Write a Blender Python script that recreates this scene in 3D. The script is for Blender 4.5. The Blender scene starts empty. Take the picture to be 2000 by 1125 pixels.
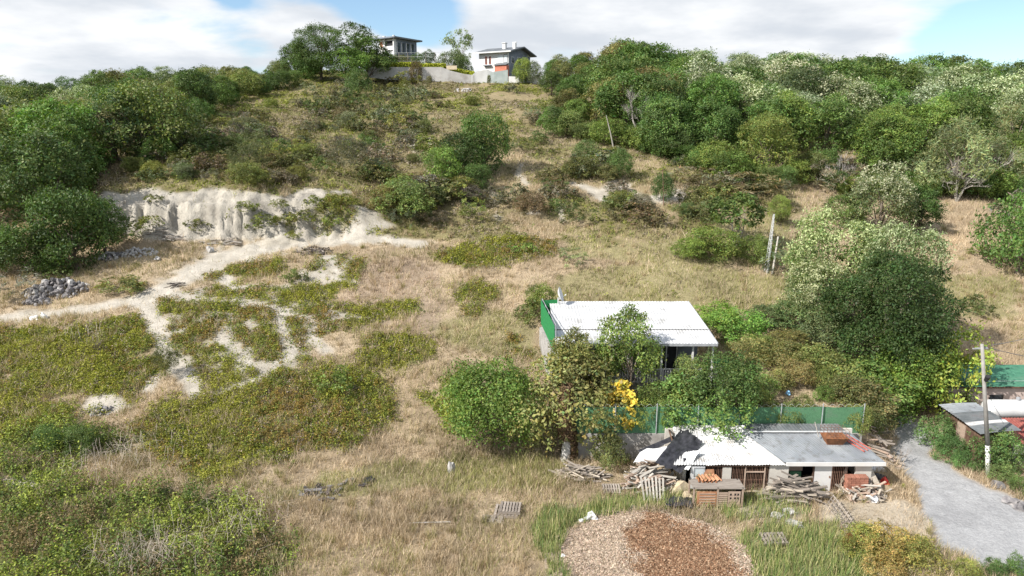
import bpy, math, random
import numpy as np
from mathutils import Vector, Matrix

random.seed(11)
rng = np.random.default_rng(11)
R = math.radians
scene = bpy.context.scene
COL = scene.collection

# ---------------------------------------------------------------- camera
FPX, CX, CY = 1351.0, 1000.0, 562.5          # focal length and centre in photo pixels
CAMZ, PITCH = 18.5, R(12.6)
cp, sp = math.cos(PITCH), math.sin(PITCH)
cam = bpy.data.cameras.new('camera')
cam.sensor_width = 36.0
cam.lens = 36.0 * FPX / 2000.0
cam.clip_start, cam.clip_end = 0.5, 6000.0
camo = bpy.data.objects.new('camera', cam)
camo.location = (0, 0, CAMZ)
camo.rotation_euler = (math.pi / 2 - PITCH, 0, 0)
COL.objects.link(camo)
scene.camera = camo

# ---------------------------------------------------------------- light, sky, exposure
SUN_EL = R(40.0)
to_sun = Vector((-0.87 * math.cos(SUN_EL), -0.49 * math.cos(SUN_EL), math.sin(SUN_EL))).normalized()
sun = bpy.data.lights.new('sun', 'SUN')
sun.energy, sun.angle, sun.color = 5.0, R(0.53), (1.0, 0.955, 0.89)
suno = bpy.data.objects.new('sun', sun)
suno.rotation_euler = to_sun.to_track_quat('Z', 'Y').to_euler()
suno.location = (-60, -40, 80)
COL.objects.link(suno)

world = bpy.data.worlds.new('World')
scene.world = world
world.use_nodes = True
wn, wl = world.node_tree.nodes, world.node_tree.links
wn.clear()
wout = wn.new('ShaderNodeOutputWorld')
wbg = wn.new('ShaderNodeBackground')
wbg.inputs['Strength'].default_value = 0.062
sky = wn.new('ShaderNodeTexSky')
sky.sky_type = 'NISHITA'
sky.sun_disc = False
sky.sun_elevation = SUN_EL
sky.sun_rotation = math.atan2(to_sun.x, to_sun.y)
sky.air_density, sky.dust_density, sky.ozone_density = 1.0, 0.6, 1.6


def wnode(t, **kw):
    n = wn.new(t)
    for k, v in kw.items():
        setattr(n, k, v)
    return n


def wmath(op, a, b=None, c=None):
    n = wn.new('ShaderNodeMath')
    n.operation = op
    for i, v in enumerate((a, b, c)):
        if v is None:
            continue
        if isinstance(v, (int, float)):
            n.inputs[i].default_value = v
        else:
            wl.new(v, n.inputs[i])
    return n.outputs[0]


def raydir(px, py):
    dx, dy = (px - CX) / FPX, (CY - py) / FPX
    return dx, cp + dy * sp, -sp + dy * cp


tc = wnode('ShaderNodeTexCoord')
sepd = wnode('ShaderNodeSeparateXYZ')
wl.new(tc.outputs['Generated'], sepd.inputs[0])
# a cloud deck: the view direction is carried onto a flat layer so clouds flatten towards the horizon
den = wmath('ADD', wmath('MAXIMUM', sepd.outputs['Z'], 0.0), 0.16)
cu = wmath('DIVIDE', sepd.outputs['X'], den)
cv = wmath('DIVIDE', sepd.outputs['Y'], den)
comb = wnode('ShaderNodeCombineXYZ')
wl.new(cu, comb.inputs[0])
wl.new(cv, comb.inputs[1])
comb.inputs[2].default_value = 3.7
n1 = wnode('ShaderNodeTexNoise')
n1.inputs['Scale'].default_value = 0.55
n1.inputs['Detail'].default_value = 7.0
n1.inputs['Roughness'].default_value = 0.55
n1.inputs['Distortion'].default_value = 0.25
wl.new(comb.outputs[0], n1.inputs['Vector'])
n2 = wnode('ShaderNodeTexNoise')
n2.inputs['Scale'].default_value = 1.5
n2.inputs['Detail'].default_value = 6.0
n2.inputs['Roughness'].default_value = 0.52
wl.new(comb.outputs[0], n2.inputs['Vector'])


def cloud_gap(px, py, wx, wy, amount):
    d = Vector(raydir(px, py)).normalized()
    k = max(d.z, 0) + 0.16
    u0, v0 = d.x / k, d.y / k
    d2 = Vector(raydir(px + wx, py)).normalized()
    su = abs(d2.x / (max(d2.z, 0) + 0.16) - u0)
    d3 = Vector(raydir(px, py - wy)).normalized()
    sv = abs(d3.y / (max(d3.z, 0) + 0.16) - v0)
    a = wmath('DIVIDE', wmath('SUBTRACT', cu, u0), su)
    b = wmath('DIVIDE', wmath('SUBTRACT', cv, v0), sv)
    r = wmath('ADD', wmath('MULTIPLY', a, a), wmath('MULTIPLY', b, b))
    return wmath('MULTIPLY', wmath('EXPONENT', wmath('MULTIPLY', r, -1.0)), amount)


dens = wmath('ADD', n1.outputs['Fac'], 0.055)
for g in [(425, -25, 45, 45, 0.30), (800, 30, 62, 62, 0.42), (1990, 60, 185, 110, 0.42), (1330, 40, 330, 110, -0.22),
          (250, 80, 220, 95, -0.22), (1000, 40, 100, 70, -0.2), (600, 60, 100, 80, -0.26), (1700, 90, 120, 60, -0.1)]:
    dens = wmath('SUBTRACT', dens, cloud_gap(*g))
mr = wnode('ShaderNodeMapRange', interpolation_type='SMOOTHSTEP')
mr.inputs['From Min'].default_value = 0.47
mr.inputs['From Max'].default_value = 0.62
wl.new(dens, mr.inputs['Value'])
mr2 = wnode('ShaderNodeMapRange', interpolation_type='SMOOTHSTEP')
mr2.inputs['From Min'].default_value = 0.33
mr2.inputs['From Max'].default_value = 0.68
wl.new(n2.outputs['Fac'], mr2.inputs['Value'])
ccol = wnode('ShaderNodeMixRGB')
ccol.inputs['Color1'].default_value = (7.3, 7.8, 8.5, 1)
ccol.inputs['Color2'].default_value = (11.2, 11.3, 11.4, 1)
wl.new(mr2.outputs[0], ccol.inputs['Fac'])
skm = wnode('ShaderNodeMixRGB')
wl.new(mr.outputs[0], skm.inputs['Fac'])
skb = wnode('ShaderNodeMixRGB', blend_type='MULTIPLY')
skb.inputs['Fac'].default_value = 1.0
skb.inputs['Color2'].default_value = (1.6, 1.72, 1.8, 1)
wl.new(sky.outputs[0], skb.inputs['Color1'])
wl.new(skb.outputs[0], skm.inputs['Color1'])
wl.new(ccol.outputs[0], skm.inputs['Color2'])
wl.new(skm.outputs[0], wbg.inputs['Color'])
wl.new(wbg.outputs[0], wout.inputs['Surface'])

vs = scene.view_settings
vs.view_transform, vs.look, vs.gamma, vs.use_curve_mapping = 'Standard', 'None', 1.0, False
vs.exposure = 0.66
world.cycles.sampling_method = 'MANUAL'
world.cycles.sample_map_resolution = 512
scene.cycles.use_denoising = True
scene.cycles.max_bounces = 6
scene.cycles.transparent_max_bounces = 4

# ---------------------------------------------------------------- numeric noise
_perm = np.random.default_rng(3).permutation(512)
_val = np.random.default_rng(4).random(512) * 2 - 1


def vnoise(x, y, seed=0):
    x = np.asarray(x, float) + seed * 17.31
    y = np.asarray(y, float) + seed * 9.73
    xi, yi = np.floor(x).astype(int), np.floor(y).astype(int)
    fx, fy = x - xi, y - yi
    fx, fy = fx * fx * (3 - 2 * fx), fy * fy * (3 - 2 * fy)

    def h(a, b):
        return _val[(_perm[(a + _perm[b % 512]) % 512])]
    v0 = h(xi, yi) * (1 - fx) + h(xi + 1, yi) * fx
    v1 = h(xi, yi + 1) * (1 - fx) + h(xi + 1, yi + 1) * fx
    return v0 * (1 - fy) + v1 * fy


def fbm(x, y, seed=0, octs=4):
    s, a, f = 0, 0.5, 1.0
    for i in range(octs):
        s = s + a * vnoise(np.asarray(x) * f, np.asarray(y) * f, seed + i)
        a, f = a * 0.5, f * 2.03
    return s


def sstep(a, b, x):
    t = np.clip((np.asarray(x, float) - a) / (b - a), 0, 1)
    return t * t * (3 - 2 * t)


# ---------------------------------------------------------------- the lie of the land
# (photo column, [(photo row of the ground, distance from the camera in metres), ...])
TAB = [
    (-500, [(1125, 25), (900, 34), (750, 42), (620, 51), (540, 58), (480, 66), (430, 75), (330, 98), (255, 130), (215, 165)]),
    (0, [(1125, 25.2), (900, 34.2), (750, 42), (620, 51), (540, 58), (480, 65), (430, 74), (330, 98), (255, 130), (215, 165)]),
    (170, [(1125, 25.4), (900, 34.4), (750, 42), (620, 50.7), (540, 58), (475, 65.5), (420, 72), (330, 92), (262, 118), (218, 160)]),
    (230, [(1125, 25.4), (900, 34.5), (750, 42), (620, 50.5), (540, 58), (472, 65.2), (445, 66.6), (400, 67.8), (380, 69.8), (310, 82), (262, 97), (232, 118), (215, 160)]),
    (500, [(1125, 25.6), (900, 34.8), (750, 42.3), (620, 50.5), (540, 58), (466, 65.6), (445, 66.8), (400, 68.1), (376, 70.2), (330, 77), (275, 93), (225, 113), (190, 130), (170, 165)]),
    (620, [(1125, 25.8), (900, 35.2), (750, 42.8), (620, 51), (540, 58), (466, 66), (385, 70), (340, 78), (280, 95), (215, 122), (150, 146), (140, 165)]),
    (780, [(1125, 26), (900, 36), (800, 41), (700, 46), (620, 51.5), (530, 59), (470, 66), (400, 74), (340, 83), (280, 98), (220, 123), (165, 150), (145, 165)]),
    (1000, [(1125, 26.2), (1000, 31.2), (900, 36.4), (850, 39), (800, 41.6), (700, 46.5), (600, 53.3), (520, 60), (450, 68), (380, 78), (320, 88), (260, 104), (200, 130), (163, 152), (148, 165)]),
    (1110, [(1125, 26.2), (1000, 31.3), (950, 33.8), (900, 36.9), (860, 39.2), (800, 42), (700, 46.6), (600, 53.3), (520, 60), (450, 68), (380, 78), (320, 88), (260, 105), (205, 130), (166, 152), (150, 165)]),
    (1250, [(1125, 26.2), (1000, 31.3), (950, 33.9), (900, 36.9), (860, 39.3), (800, 42), (700, 46.8), (600, 53.6), (520, 60), (450, 68), (385, 77), (345, 84), (280, 102), (230, 128), (195, 160)]),
    (1500, [(1125, 26.2), (1000, 31.3), (950, 33.9), (900, 36.9), (860, 39.6), (800, 43), (700, 48), (620, 53.3), (540, 59.5), (470, 67), (410, 75), (360, 84), (300, 100), (245, 126), (212, 160)]),
    (1750, [(1125, 26.2), (1000, 31.4), (900, 37), (850, 40), (800, 43.3), (700, 49.8), (600, 57), (500, 66.5), (420, 77), (360, 88), (300, 105), (250, 132), (216, 165)]),
    (2000, [(1125, 26.2), (1000, 31.4), (900, 37), (850, 40), (800, 43.5), (700, 50), (600, 57.5), (500, 67), (420, 78), (360, 90), (300, 108), (255, 135), (225, 168)]),
    (2500, [(1125, 26.2), (1000, 31.4), (900, 37), (850, 40), (800, 43.5), (700, 50), (600, 57.5), (500, 67), (420, 78), (360, 90), (300, 108), (255, 135), (225, 168)]),
]
_az, _kY, _kZ = [], [], []
for px, rows in TAB:
    ys, zs = [], []
    for py, Y in rows:
        dx, dY, dz = raydir(px, py)
        ys.append(Y)
        zs.append(CAMZ + Y * dz / dY)
    z_end = zs[-1]
    ys = [-200.0, 10.0] + ys + [ys[-1] + 12, 240.0, 2500.0]
    zs = [-3.0, zs[0] - 0.3] + zs + [z_end + 0.4, z_end - 14, -60.0]
    _az.append((px - CX) / FPX / 0.975)
    _kY.append(np.array(ys))
    _kZ.append(np.array(zs))
_az = np.array(_az)


def height0(X, Y):
    X, Y = np.asarray(X, float), np.asarray(Y, float)
    az = X / np.maximum(Y, 8.0)
    # fluted clay bank: the foot and the lip wander in and out
    ridge = 1 - np.abs(vnoise(X * 0.55, X * 0 + 3.3, 5)) * 1.6
    r2 = 1 - np.abs(vnoise(X * 1.25 + .3 * Y, Y * .12, 15)) * 2
    r3 = 1 - np.abs(vnoise(X * 2.6, Y * .3, 16)) * 2
    fl = 0.3 * ridge + .45 * r2 + .25 * r3 + 1.7 * vnoise(X * 0.13, X * 0, 6) + 1.1 * fbm(X * .38, Y * .55, 7, 4) + .5 * fbm(X * 1.5, Y * 1.9, 17, 3)
    incl = sstep(-0.66, -0.6, az) * (1 - sstep(-0.3, -0.17, az)) * sstep(60, 65.5, Y) * (1 - sstep(71, 76, Y))
    Yw = Y + fl * incl
    cols = np.stack([np.mean([np.interp(Yw + o, ky, kz) for o in (-0.3, 0, 0.3)], axis=0) for ky, kz in zip(_kY, _kZ)])
    i = np.clip(np.searchsorted(_az, az) - 1, 0, len(_az) - 2)
    t = np.clip((az - _az[i]) / (_az[i + 1] - _az[i]), 0, 1)
    t = t * t * (3 - 2 * t)
    flat = cols.reshape(len(_az), -1)
    j = np.arange(flat.shape[1])
    ii, tt = i.reshape(-1), t.reshape(-1)
    z = flat[ii, j] * (1 - tt) + flat[ii + 1, j] * tt
    return z.reshape(X.shape)


WALL_Y = 37.05                                    # line of the garden retaining wall
GX0, GX1 = 3.5, 21.2                              # garden, left and right


def height(X, Y):
    X, Y = np.asarray(X, float), np.asarray(Y, float)
    z = height0(X, Y)
    rough = sstep(40, 75, Y)
    z = z + (0.10 + 0.45 * rough) * fbm(X * 0.16, Y * 0.16, 1) + 0.07 * fbm(X * 0.9, Y * 0.9, 2, 3)
    # yard by the shed is level
    yard = sstep(6, 8, X) * (1 - sstep(32, 36, X)) * sstep(29, 32, Y) * (1 - sstep(WALL_Y + .2, WALL_Y + .6, Y) * (1 - sstep(20, 22, X))) * (1 - sstep(37, 39.5, Y))
    z = z * (1 - yard) + (0.02 + 0.05 * fbm(X * .7, Y * .7, 8, 3)) * yard
    g = 1.55 + np.clip((Y - WALL_Y) * 0.19, -1, 1.15)
    # garden terrace held by the wall
    ing = sstep(GX0, GX0 + .25, X) * (1 - sstep(GX1 - 1.2, GX1 + 1.5, X)) * sstep(WALL_Y + .02, WALL_Y + .3, Y) * (1 - sstep(48.5, 53, Y))
    z = z * (1 - ing) + (g + 0.04 * fbm(X, Y, 9, 2)) * ing
    return z


def project(X, Y, Z):
    X, Y, Z = np.asarray(X, float), np.asarray(Y, float), np.asarray(Z, float) - CAMZ
    d = np.maximum(Y * cp - Z * sp, 0.1)
    return CX + FPX * X / d, CY - FPX * (Y * sp + Z * cp) / d


_ts = np.concatenate([np.arange(20, 90, 0.1), np.arange(90, 260, 0.25)])


def ground(px, py):
    """where the sight line through a photo pixel meets the land"""
    dx, dY, dz = raydir(px, py)
    X, Y, Z = dx * _ts, dY * _ts, CAMZ + dz * _ts
    below = Z <= height(X, Y)
    k = int(np.argmax(below)) if below.any() else len(_ts) - 1
    x, y = X[k], Y[k]
    return Vector((x, y, float(height(x, y))))


def gz(x, y):
    return float(height(np.array(x), np.array(y)))


def at(px, py, Y):
    dx, dY, dz = raydir(px, py)
    t = Y / dY
    return Vector((dx * t, Y, CAMZ + dz * t))


def atz(px, py, z):
    dx, dY, dz = raydir(px, py)
    t = (z - CAMZ) / dz
    return Vector((dx * t, dY * t, z))


def pip(px, py, poly):
    inside = np.zeros(px.shape, bool)
    n = len(poly)
    for k in range(n):
        x1, y1 = poly[k]
        x2, y2 = poly[(k + 1) % n]
        if y1 == y2:
            continue
        c = ((y1 > py) != (y2 > py)) & (px < (x2 - x1) * (py - y1) / (y2 - y1) + x1)
        inside ^= c
    return inside


def line_dist(X, Y, pts):
    d = np.full(X.shape, 1e9)
    for (ax, ay, aw), (bx, by, bw) in zip(pts[:-1], pts[1:]):
        vx, vy = bx - ax, by - ay
        t = np.clip(((X - ax) * vx + (Y - ay) * vy) / (vx * vx + vy * vy + 1e-9), 0, 1)
        dd = np.hypot(X - ax - t * vx, Y - ay - t * vy) / (aw + (bw - aw) * t)
        d = np.minimum(d, dd)
    return d


def gline(pts):
    out = []
    for px, py, w in pts:
        g = ground(px, py)
        out.append((g.x, g.y, w))
    return out


# ---------------------------------------------------------------- what grows where
TRACK = gline([(-120, 630, .75), (0, 622, .7), (100, 614, .6), (200, 600, .75), (270, 586, 1.05), (330, 560, 1.25), (380, 534, 1.35),
               (430, 508, 1.5), (480, 490, 1.7), (540, 477, 1.6), (620, 470, 1.1), (700, 469, .9), (760, 470, .7), (822, 475, .8)])
BARE_LINES = [gline(l) for l in [
    [(285, 590, .7), (308, 640, .8), (325, 690, .7), (368, 738, .6), (385, 772, .5)],
    [(330, 577, .7), (450, 588, .5), (540, 602, .45), (612, 628, .4)],
    [(540, 602, .4), (555, 650, .5), (572, 688, .6), (510, 738, .5), (430, 765, .4)],
    [(430, 660, .5), (470, 690, .6), (480, 720, .5)],
    [(300, 735, .4), (290, 760, .4)],
    [(560, 560, .5), (625, 535, .8), (665, 550, .5), (640, 500, .6)],
    [(440, 545, .7), (455, 565, .6), (500, 560, .4)],
    [(665, 615, .4), (700, 622, .4)],
    [(600, 640, .3), (640, 690, .5)],
    [(870, 375, .35), (892, 381, .45), (925, 406, .35)],
    [(1018, 322, .4), (1010, 338, .35), (1030, 362, .3)],
    [(1045, 393, .3), (1048, 415, .35), (1020, 418, .2)],
    [(1095, 402, .25), (1100, 435, .25)],
    [(970, 420, .2), (975, 433, .2)],
    [(690, 405, .5), (720, 415, 1.0), (700, 445, 1.2), (755, 440, .7)],
    [(808, 275, .5), (812, 298, .5)], [(838, 270, .4), (842, 284, .4)],
    [(1120, 358, .6), (1150, 370, .9), (1185, 392, .7)],
    [(1200, 355, .8), (1225, 362, .8)], [(1325, 372, .9), (1330, 395, .6)],
    [(640, 380, .5), (680, 375, .4)],
]]
POLY = dict(
    mat=[
        [(-80, 632), (120, 648), (245, 618), (330, 700), (300, 765), (235, 800), (150, 838), (60, 850), (-80, 885)],
        [(265, 835), (330, 782), (420, 745), (520, 722), (650, 708), (740, 728), (772, 762), (760, 830), (700, 880), (600, 893), (520, 900), (470, 930), (400, 942), (330, 905), (285, 872)],
        [(690, 690), (740, 660), (835, 655), (852, 690), (790, 722), (715, 722)], [(655, 600), (820, 588), (832, 610), (765, 622), (690, 645)],
        [(898, 575), (920, 555), (970, 552), (985, 575), (960, 590), (910, 588)], [(910, 600), (935, 596), (950, 612), (920, 620)],
        [(840, 505), (900, 475), (1000, 462), (1090, 472), (1085, 500), (980, 522), (890, 522)],
        [(800, 775), (855, 770), (850, 800), (790, 805)], [(990, 655), (1030, 655), (1020, 672), (990, 670)], [(985, 690), (1030, 685), (1030, 700), (990, 700)],
        [(205, 565), (240, 552), (285, 555), (280, 572), (210, 576)], [(340, 720), (330, 690), (300, 660), (290, 700)],
        [(225, 630), (290, 610), (300, 645), (240, 655)], [(395, 540), (450, 520), (540, 505), (560, 530), (500, 550), (420, 548)],
        [(310, 600), (370, 590), (395, 600), (380, 615), (315, 612)], [(600, 560), (650, 555), (665, 600), (610, 610), (570, 590)],
        [(430, 600), (530, 580), (600, 590), (560, 612), (450, 615)],
    ],
    bramble=[[(-80, 955), (100, 942), (250, 962), (380, 962), (470, 985), (530, 1030), (560, 1060), (520, 1190), (-80, 1190)],
             [(15, 865), (60, 835), (140, 825), (200, 840), (272, 858), (260, 880), (150, 900), (40, 905)],
             [(-80, 890), (60, 900), (150, 905), (130, 945), (-80, 955)]],
    mesh_soil=[[(300, 575), (480, 555), (640, 560), (670, 640), (600, 705), (480, 745), (380, 785), (335, 700), (305, 620)],
               [(560, 400), (640, 375), (760, 430), (740, 470), (560, 466)], [(560, 540), (640, 500), (720, 500), (690, 560), (640, 570)]],
    bare=[[(272, 270), (318, 250), (350, 235), (392, 226), (398, 243), (370, 256), (325, 264)],
          [(5, 935), (45, 932), (85, 940), (60, 958), (20, 955)], [(175, 770), (230, 765), (245, 790), (215, 815), (180, 812)],
          [(1150, 380), (1200, 362), (1260, 385), (1320, 375), (1340, 395), (1240, 400)]],
    lush=[[(1440, 1040), (1500, 1020), (1640, 1020), (1680, 1060), (1700, 1190), (1430, 1190)], [(1060, 1000), (1140, 985), (1330, 965), (1370, 990), (1290, 1000), (1140, 1020), (1100, 1050), (1120, 1190), (1050, 1190)],
          [(1360, 985), (1500, 960), (1600, 1000), (1500, 1020), (1430, 1010)]],
    greenish=[[(1080, 540), (1200, 520), (1400, 520), (1560, 555), (1545, 605), (1350, 610), (1080, 590)], [(830, 640), (960, 610), (1050, 620), (1050, 700), (900, 680)],
              [(500, 985), (640, 920), (1000, 890), (1100, 905), (1090, 960), (800, 960)], [(1820, 540), (1990, 540), (1990, 620), (1850, 620)],
              [(1100, 445), (1330, 440), (1540, 420), (1560, 520), (1300, 520), (1100, 500)]],
    purple=[[(760, 505), (850, 520), (880, 600), (840, 660), (700, 650), (670, 600), (690, 540)], [(1180, 435), (1290, 430), (1280, 458), (1180, 458)]],
    sand=[[(1620, 985), (1740, 975), (1790, 1000), (1830, 1060), (1760, 1050), (1660, 1030), (1600, 1010)], [(1440, 990), (1560, 985), (1560, 1015), (1450, 1015)], [(1740, 800), (1800, 800), (1795, 825), (1740, 822)],
          [(1250, 925), (1350, 930), (1350, 975), (1270, 970)]],
    lane=[[(1733, 822), (1752, 812), (1775, 812), (1802, 838), (1835, 892), (1900, 938), (1960, 978), (2100, 1030), (2200, 1190), (2060, 1160), (1960, 1098), (1900, 1082), (1838, 1062), (1800, 1012), (1782, 982), (1772, 930), (1752, 880), (1732, 852)],
          [(1536, 585), (1548, 548), (1575, 538), (1572, 560), (1560, 585)]],
)
CLIFF_POLY = [(182, 400), (205, 372), (240, 380), (300, 366), (345, 378), (420, 368), (500, 374), (560, 385), (600, 360), (640, 365), (630, 400), (560, 430), (545, 466), (430, 470), (330, 468), (255, 464), (215, 440)]
L_EDGE = [(-500, 500), (0, 525), (60, 512), (160, 500), (215, 470), (232, 455), (190, 385), (255, 335), (330, 300), (340, 262), (400, 226), (470, 190), (520, 178), (560, 160), (620, 150)]
R_EDGE = [(1075, 255), (1090, 268), (1180, 275), (1300, 308), (1410, 343), (1500, 365), (1600, 352), (1660, 378), (1800, 385), (1900, 385), (2000, 395), (2600, 400)]


def cover(X, Y, Z=None, jitter=True):
    """bare, mat, bramble, heath, lush, greenish, lane, track, cliff, forest weights for points of the land"""
    if Z is None:
        Z = height(X, Y)
    px, py = project(X, Y, Z)
    s = np.clip(Y / 40.0, 0.6, 3)
    jx = fbm(X * .55, Y * .55, 21, 4) * 34 / s
    jy = fbm(X * .55, Y * .55, 25, 4) * 14 / s
    qx, qy = (px + jx, py + jy) if jitter else (px, py)
    out = {}
    for k, polys in POLY.items():
        m = np.zeros(X.shape, bool)
        for p in polys:
            m |= pip(qx, qy, p)
        out[k] = m
    jl = 0.35 * fbm(X * .8, Y * .8, 31, 3)
    td = line_dist(X, Y, TRACK)
    out['track'] = td + jl < 1.0
    bl = np.zeros(X.shape, bool)
    for l in BARE_LINES:
        bl |= (line_dist(X, Y, l) + 2.2 * jl) < 1.02
    out['cliff'] = pip(px + jx * .5, py + jy * .4, CLIFF_POLY) & (Y > 62) & (Y < 73)
    n = fbm(X * .42, Y * .42, 41, 4)
    n2_ = fbm(X * 1.5, Y * 1.5, 45, 3)
    ms = out['mesh_soil']
    out['mat'] = (out['mat'] & (n > -0.27)) | (ms & (n2_ > -0.02))
    out['bare'] = out['bare'] | bl | out['track'] | out['cliff'] | (ms & (n2_ < -0.05))
    out['bare'] |= (td < 1.6) & (n2_ < -.05)
    out['mat'] &= ~(out['bare'] & ~ms)
    out['mat'] &= ~bl & ~out['track'] & ~out['cliff']
    az = X / np.maximum(Y, 1)
    # scrubby upper slope
    wob = 60 * fbm(X * .06, Y * .06, 61, 3)
    up = (py + .35 * wob < 462 - 40 * sstep(1250, 1500, px)) & (px > 150 + wob) & (px < 1560 + wob)
    up |= (py < 330 + .4 * wob)
    out['heath'] = up & ~out['bare']
    nh = fbm(X * .2, Y * .2, 51, 4)
    nh3 = fbm(X * .6, Y * .6, 55, 3)
    out['heath_dense'] = out['heath'] & ((nh + .45 * nh3) > -0.30 + 0.34 * sstep(820, 1080, px))
    out['px'], out['py'] = px, py
    out['n'], out['n2'], out['nh'] = n, n2_, nh
    return out

# ---------------------------------------------------------------- materials
def new_mat(name):
    m = bpy.data.materials.new(name)
    m.use_nodes = True
    nt = m.node_tree
    b = nt.nodes['Principled BSDF']
    b.inputs['Specular IOR Level'].default_value = 0.3
    return m, nt, b


def N(nt, t, **kw):
    n = nt.nodes.new(t)
    for k, v in kw.items():
        if k in n.inputs and not hasattr(n, k):
            n.inputs[k].default_value = v
        else:
            setattr(n, k, v)
    return n


def noise_mat(name, c1, c2, scale=4.0, rough=0.8, bump=0.0, detail=5.0, metal=0.0, stretch=None, lo=0.35, hi=0.65, c3=None, s3=0.6, objvar=0.0):
    """a colour that drifts between two tones, with optional grime c3 in patches"""
    m, nt, b = new_mat(name)
    tcn = N(nt, 'ShaderNodeTexCoord')
    src = tcn.outputs['Object']
    if stretch:
        mp = N(nt, 'ShaderNodeMapping')
        mp.inputs['Scale'].default_value = stretch
        nt.links.new(src, mp.inputs[0])
        src = mp.outputs[0]
    nz = N(nt, 'ShaderNodeTexNoise')
    nz.inputs['Scale'].default_value = scale
    nz.inputs['Detail'].default_value = detail
    nt.links.new(src, nz.inputs['Vector'])
    rp = N(nt, 'ShaderNodeValToRGB')
    rp.color_ramp.elements[0].position, rp.color_ramp.elements[1].position = lo, hi
    rp.color_ramp.elements[0].color = (*c1, 1)
    rp.color_ramp.elements[1].color = (*c2, 1)
    nt.links.new(nz.outputs['Fac'], rp.inputs[0])
    colr = rp.outputs[0]
    if c3:
        nz3 = N(nt, 'ShaderNodeTexNoise')
        nz3.inputs['Scale'].default_value = s3
        nz3.inputs['Detail'].default_value = 8.0
        nz3.inputs['Roughness'].default_value = 0.7
        nt.links.new(src, nz3.inputs['Vector'])
        mr_ = N(nt, 'ShaderNodeMapRange')
        mr_.inputs['From Min'].default_value, mr_.inputs['From Max'].default_value = 0.52, 0.68
        nt.links.new(nz3.outputs['Fac'], mr_.inputs['Value'])
        mx = N(nt, 'ShaderNodeMixRGB')
        mx.inputs['Color2'].default_value = (*c3, 1)
        nt.links.new(mr_.outputs[0], mx.inputs['Fac'])
        nt.links.new(colr, mx.inputs['Color1'])
        colr = mx.outputs[0]
    if objvar:
        oi = N(nt, 'ShaderNodeObjectInfo')
        mr_ = N(nt, 'ShaderNodeMapRange')
        mr_.inputs['To Min'].default_value, mr_.inputs['To Max'].default_value = 1 - objvar, 1 + objvar
        nt.links.new(oi.outputs['Random'], mr_.inputs['Value'])
        vm = N(nt, 'ShaderNodeVectorMath', operation='SCALE')
        nt.links.new(colr, vm.inputs[0])
        nt.links.new(mr_.outputs[0], vm.inputs['Scale'])
        colr = vm.outputs[0]
    nt.links.new(colr, b.inputs['Base Color'])
    b.inputs['Roughness'].default_value = rough
    b.inputs['Metallic'].default_value = metal
    if bump:
        bp = N(nt, 'ShaderNodeBump')
        bp.inputs['Strength'].default_value = bump
        bp.inputs['Distance'].default_value = 0.05
        nt.links.new(nz.outputs['Fac'], bp.inputs['Height'])
        nt.links.new(bp.outputs[0], b.inputs['Normal'])
    return m


def leaf_mat(name, trans=0.3, rough=0.55, use_obj=True):
    """thin leaves: each face carries its own pigment, the plant its own tone; light passes through them"""
    m, nt, b = new_mat(name)
    at_ = N(nt, 'ShaderNodeAttribute', attribute_name='pigment')
    colr = at_.outputs['Color']
    if use_obj:
        oi = N(nt, 'ShaderNodeObjectInfo')
        mx = N(nt, 'ShaderNodeMixRGB', blend_type='MULTIPLY')
        mx.inputs['Fac'].default_value = 1.0
        nt.links.new(colr, mx.inputs['Color1'])
        nt.links.new(oi.outputs['Color'], mx.inputs['Color2'])
        colr = mx.outputs[0]
    nt.links.new(colr, b.inputs['Base Color'])
    b.inputs['Roughness'].default_value = rough
    b.inputs['Specular IOR Level'].default_value = 0.25
    tr = N(nt, 'ShaderNodeBsdfTranslucent')
    hs = N(nt, 'ShaderNodeMixRGB', blend_type='MULTIPLY')
    hs.inputs['Fac'].default_value = 1.0
    hs.inputs['Color2'].default_value = (1.5, 1.7, 0.7, 1)
    nt.links.new(colr, hs.inputs['Color1'])
    nt.links.new(hs.outputs[0], tr.inputs['Color'])
    ms = N(nt, 'ShaderNodeMixShader')
    ms.inputs[0].default_value = trans
    nt.links.new(b.outputs[0], ms.inputs[1])
    nt.links.new(tr.outputs[0], ms.inputs[2])
    nt.links.new(ms.outputs[0], nt.nodes['Material Output'].inputs['Surface'])
    return m


M = {}
M['leaf'] = leaf_mat('leaf', .22)
M['cover'] = leaf_mat('ground_cover', 0.2, 0.7, False)
M['straw'] = leaf_mat('straw', 0.12, 0.8, False)
M['bark'] = noise_mat('bark', (.10, .075, .055), (.19, .16, .13), 9, .9, .5, stretch=(1, 1, .25))
M['palebark'] = noise_mat('pale_bark', (0.255, 0.232, 0.203), (0.375, 0.352, 0.315), 9, .9, .4, stretch=(1, 1, .25))
M['greybark'] = noise_mat('grey_bark', (.22, .20, .18), (.36, .33, .31), 9, .9, .4, stretch=(1, 1, .25))
M['white'] = noise_mat('white_paint', (.56, .55, .535), (.66, .65, .64), 1.5, .55, c3=(.62, .60, .55), s3=1.3)
M['whiteroof'] = noise_mat('white_roof_sheet', (.50, .50, .50), (.60, .60, .60), 1.0, .45, c3=(.33, .325, .31), s3=.8, objvar=.07)
M['dirtywhite'] = noise_mat('weathered_white_sheet', (.46, .455, .45), (.60, .60, .60), 1.2, .5, c3=(.27, .25, .23), s3=1.6, objvar=.12)
M['greyroof'] = noise_mat('grey_zinc_sheet', (.19, .205, .22), (.265, .28, .295), 1.2, .45, .0, c3=(.12, .115, .115), s3=2.2, objvar=.10)
M['darkzinc'] = noise_mat('dull_zinc_sheet', (.09, .10, .105), (.17, .18, .185), 1.5, .5, c3=(.12, .11, .11), s3=1.5, objvar=.15)
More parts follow.
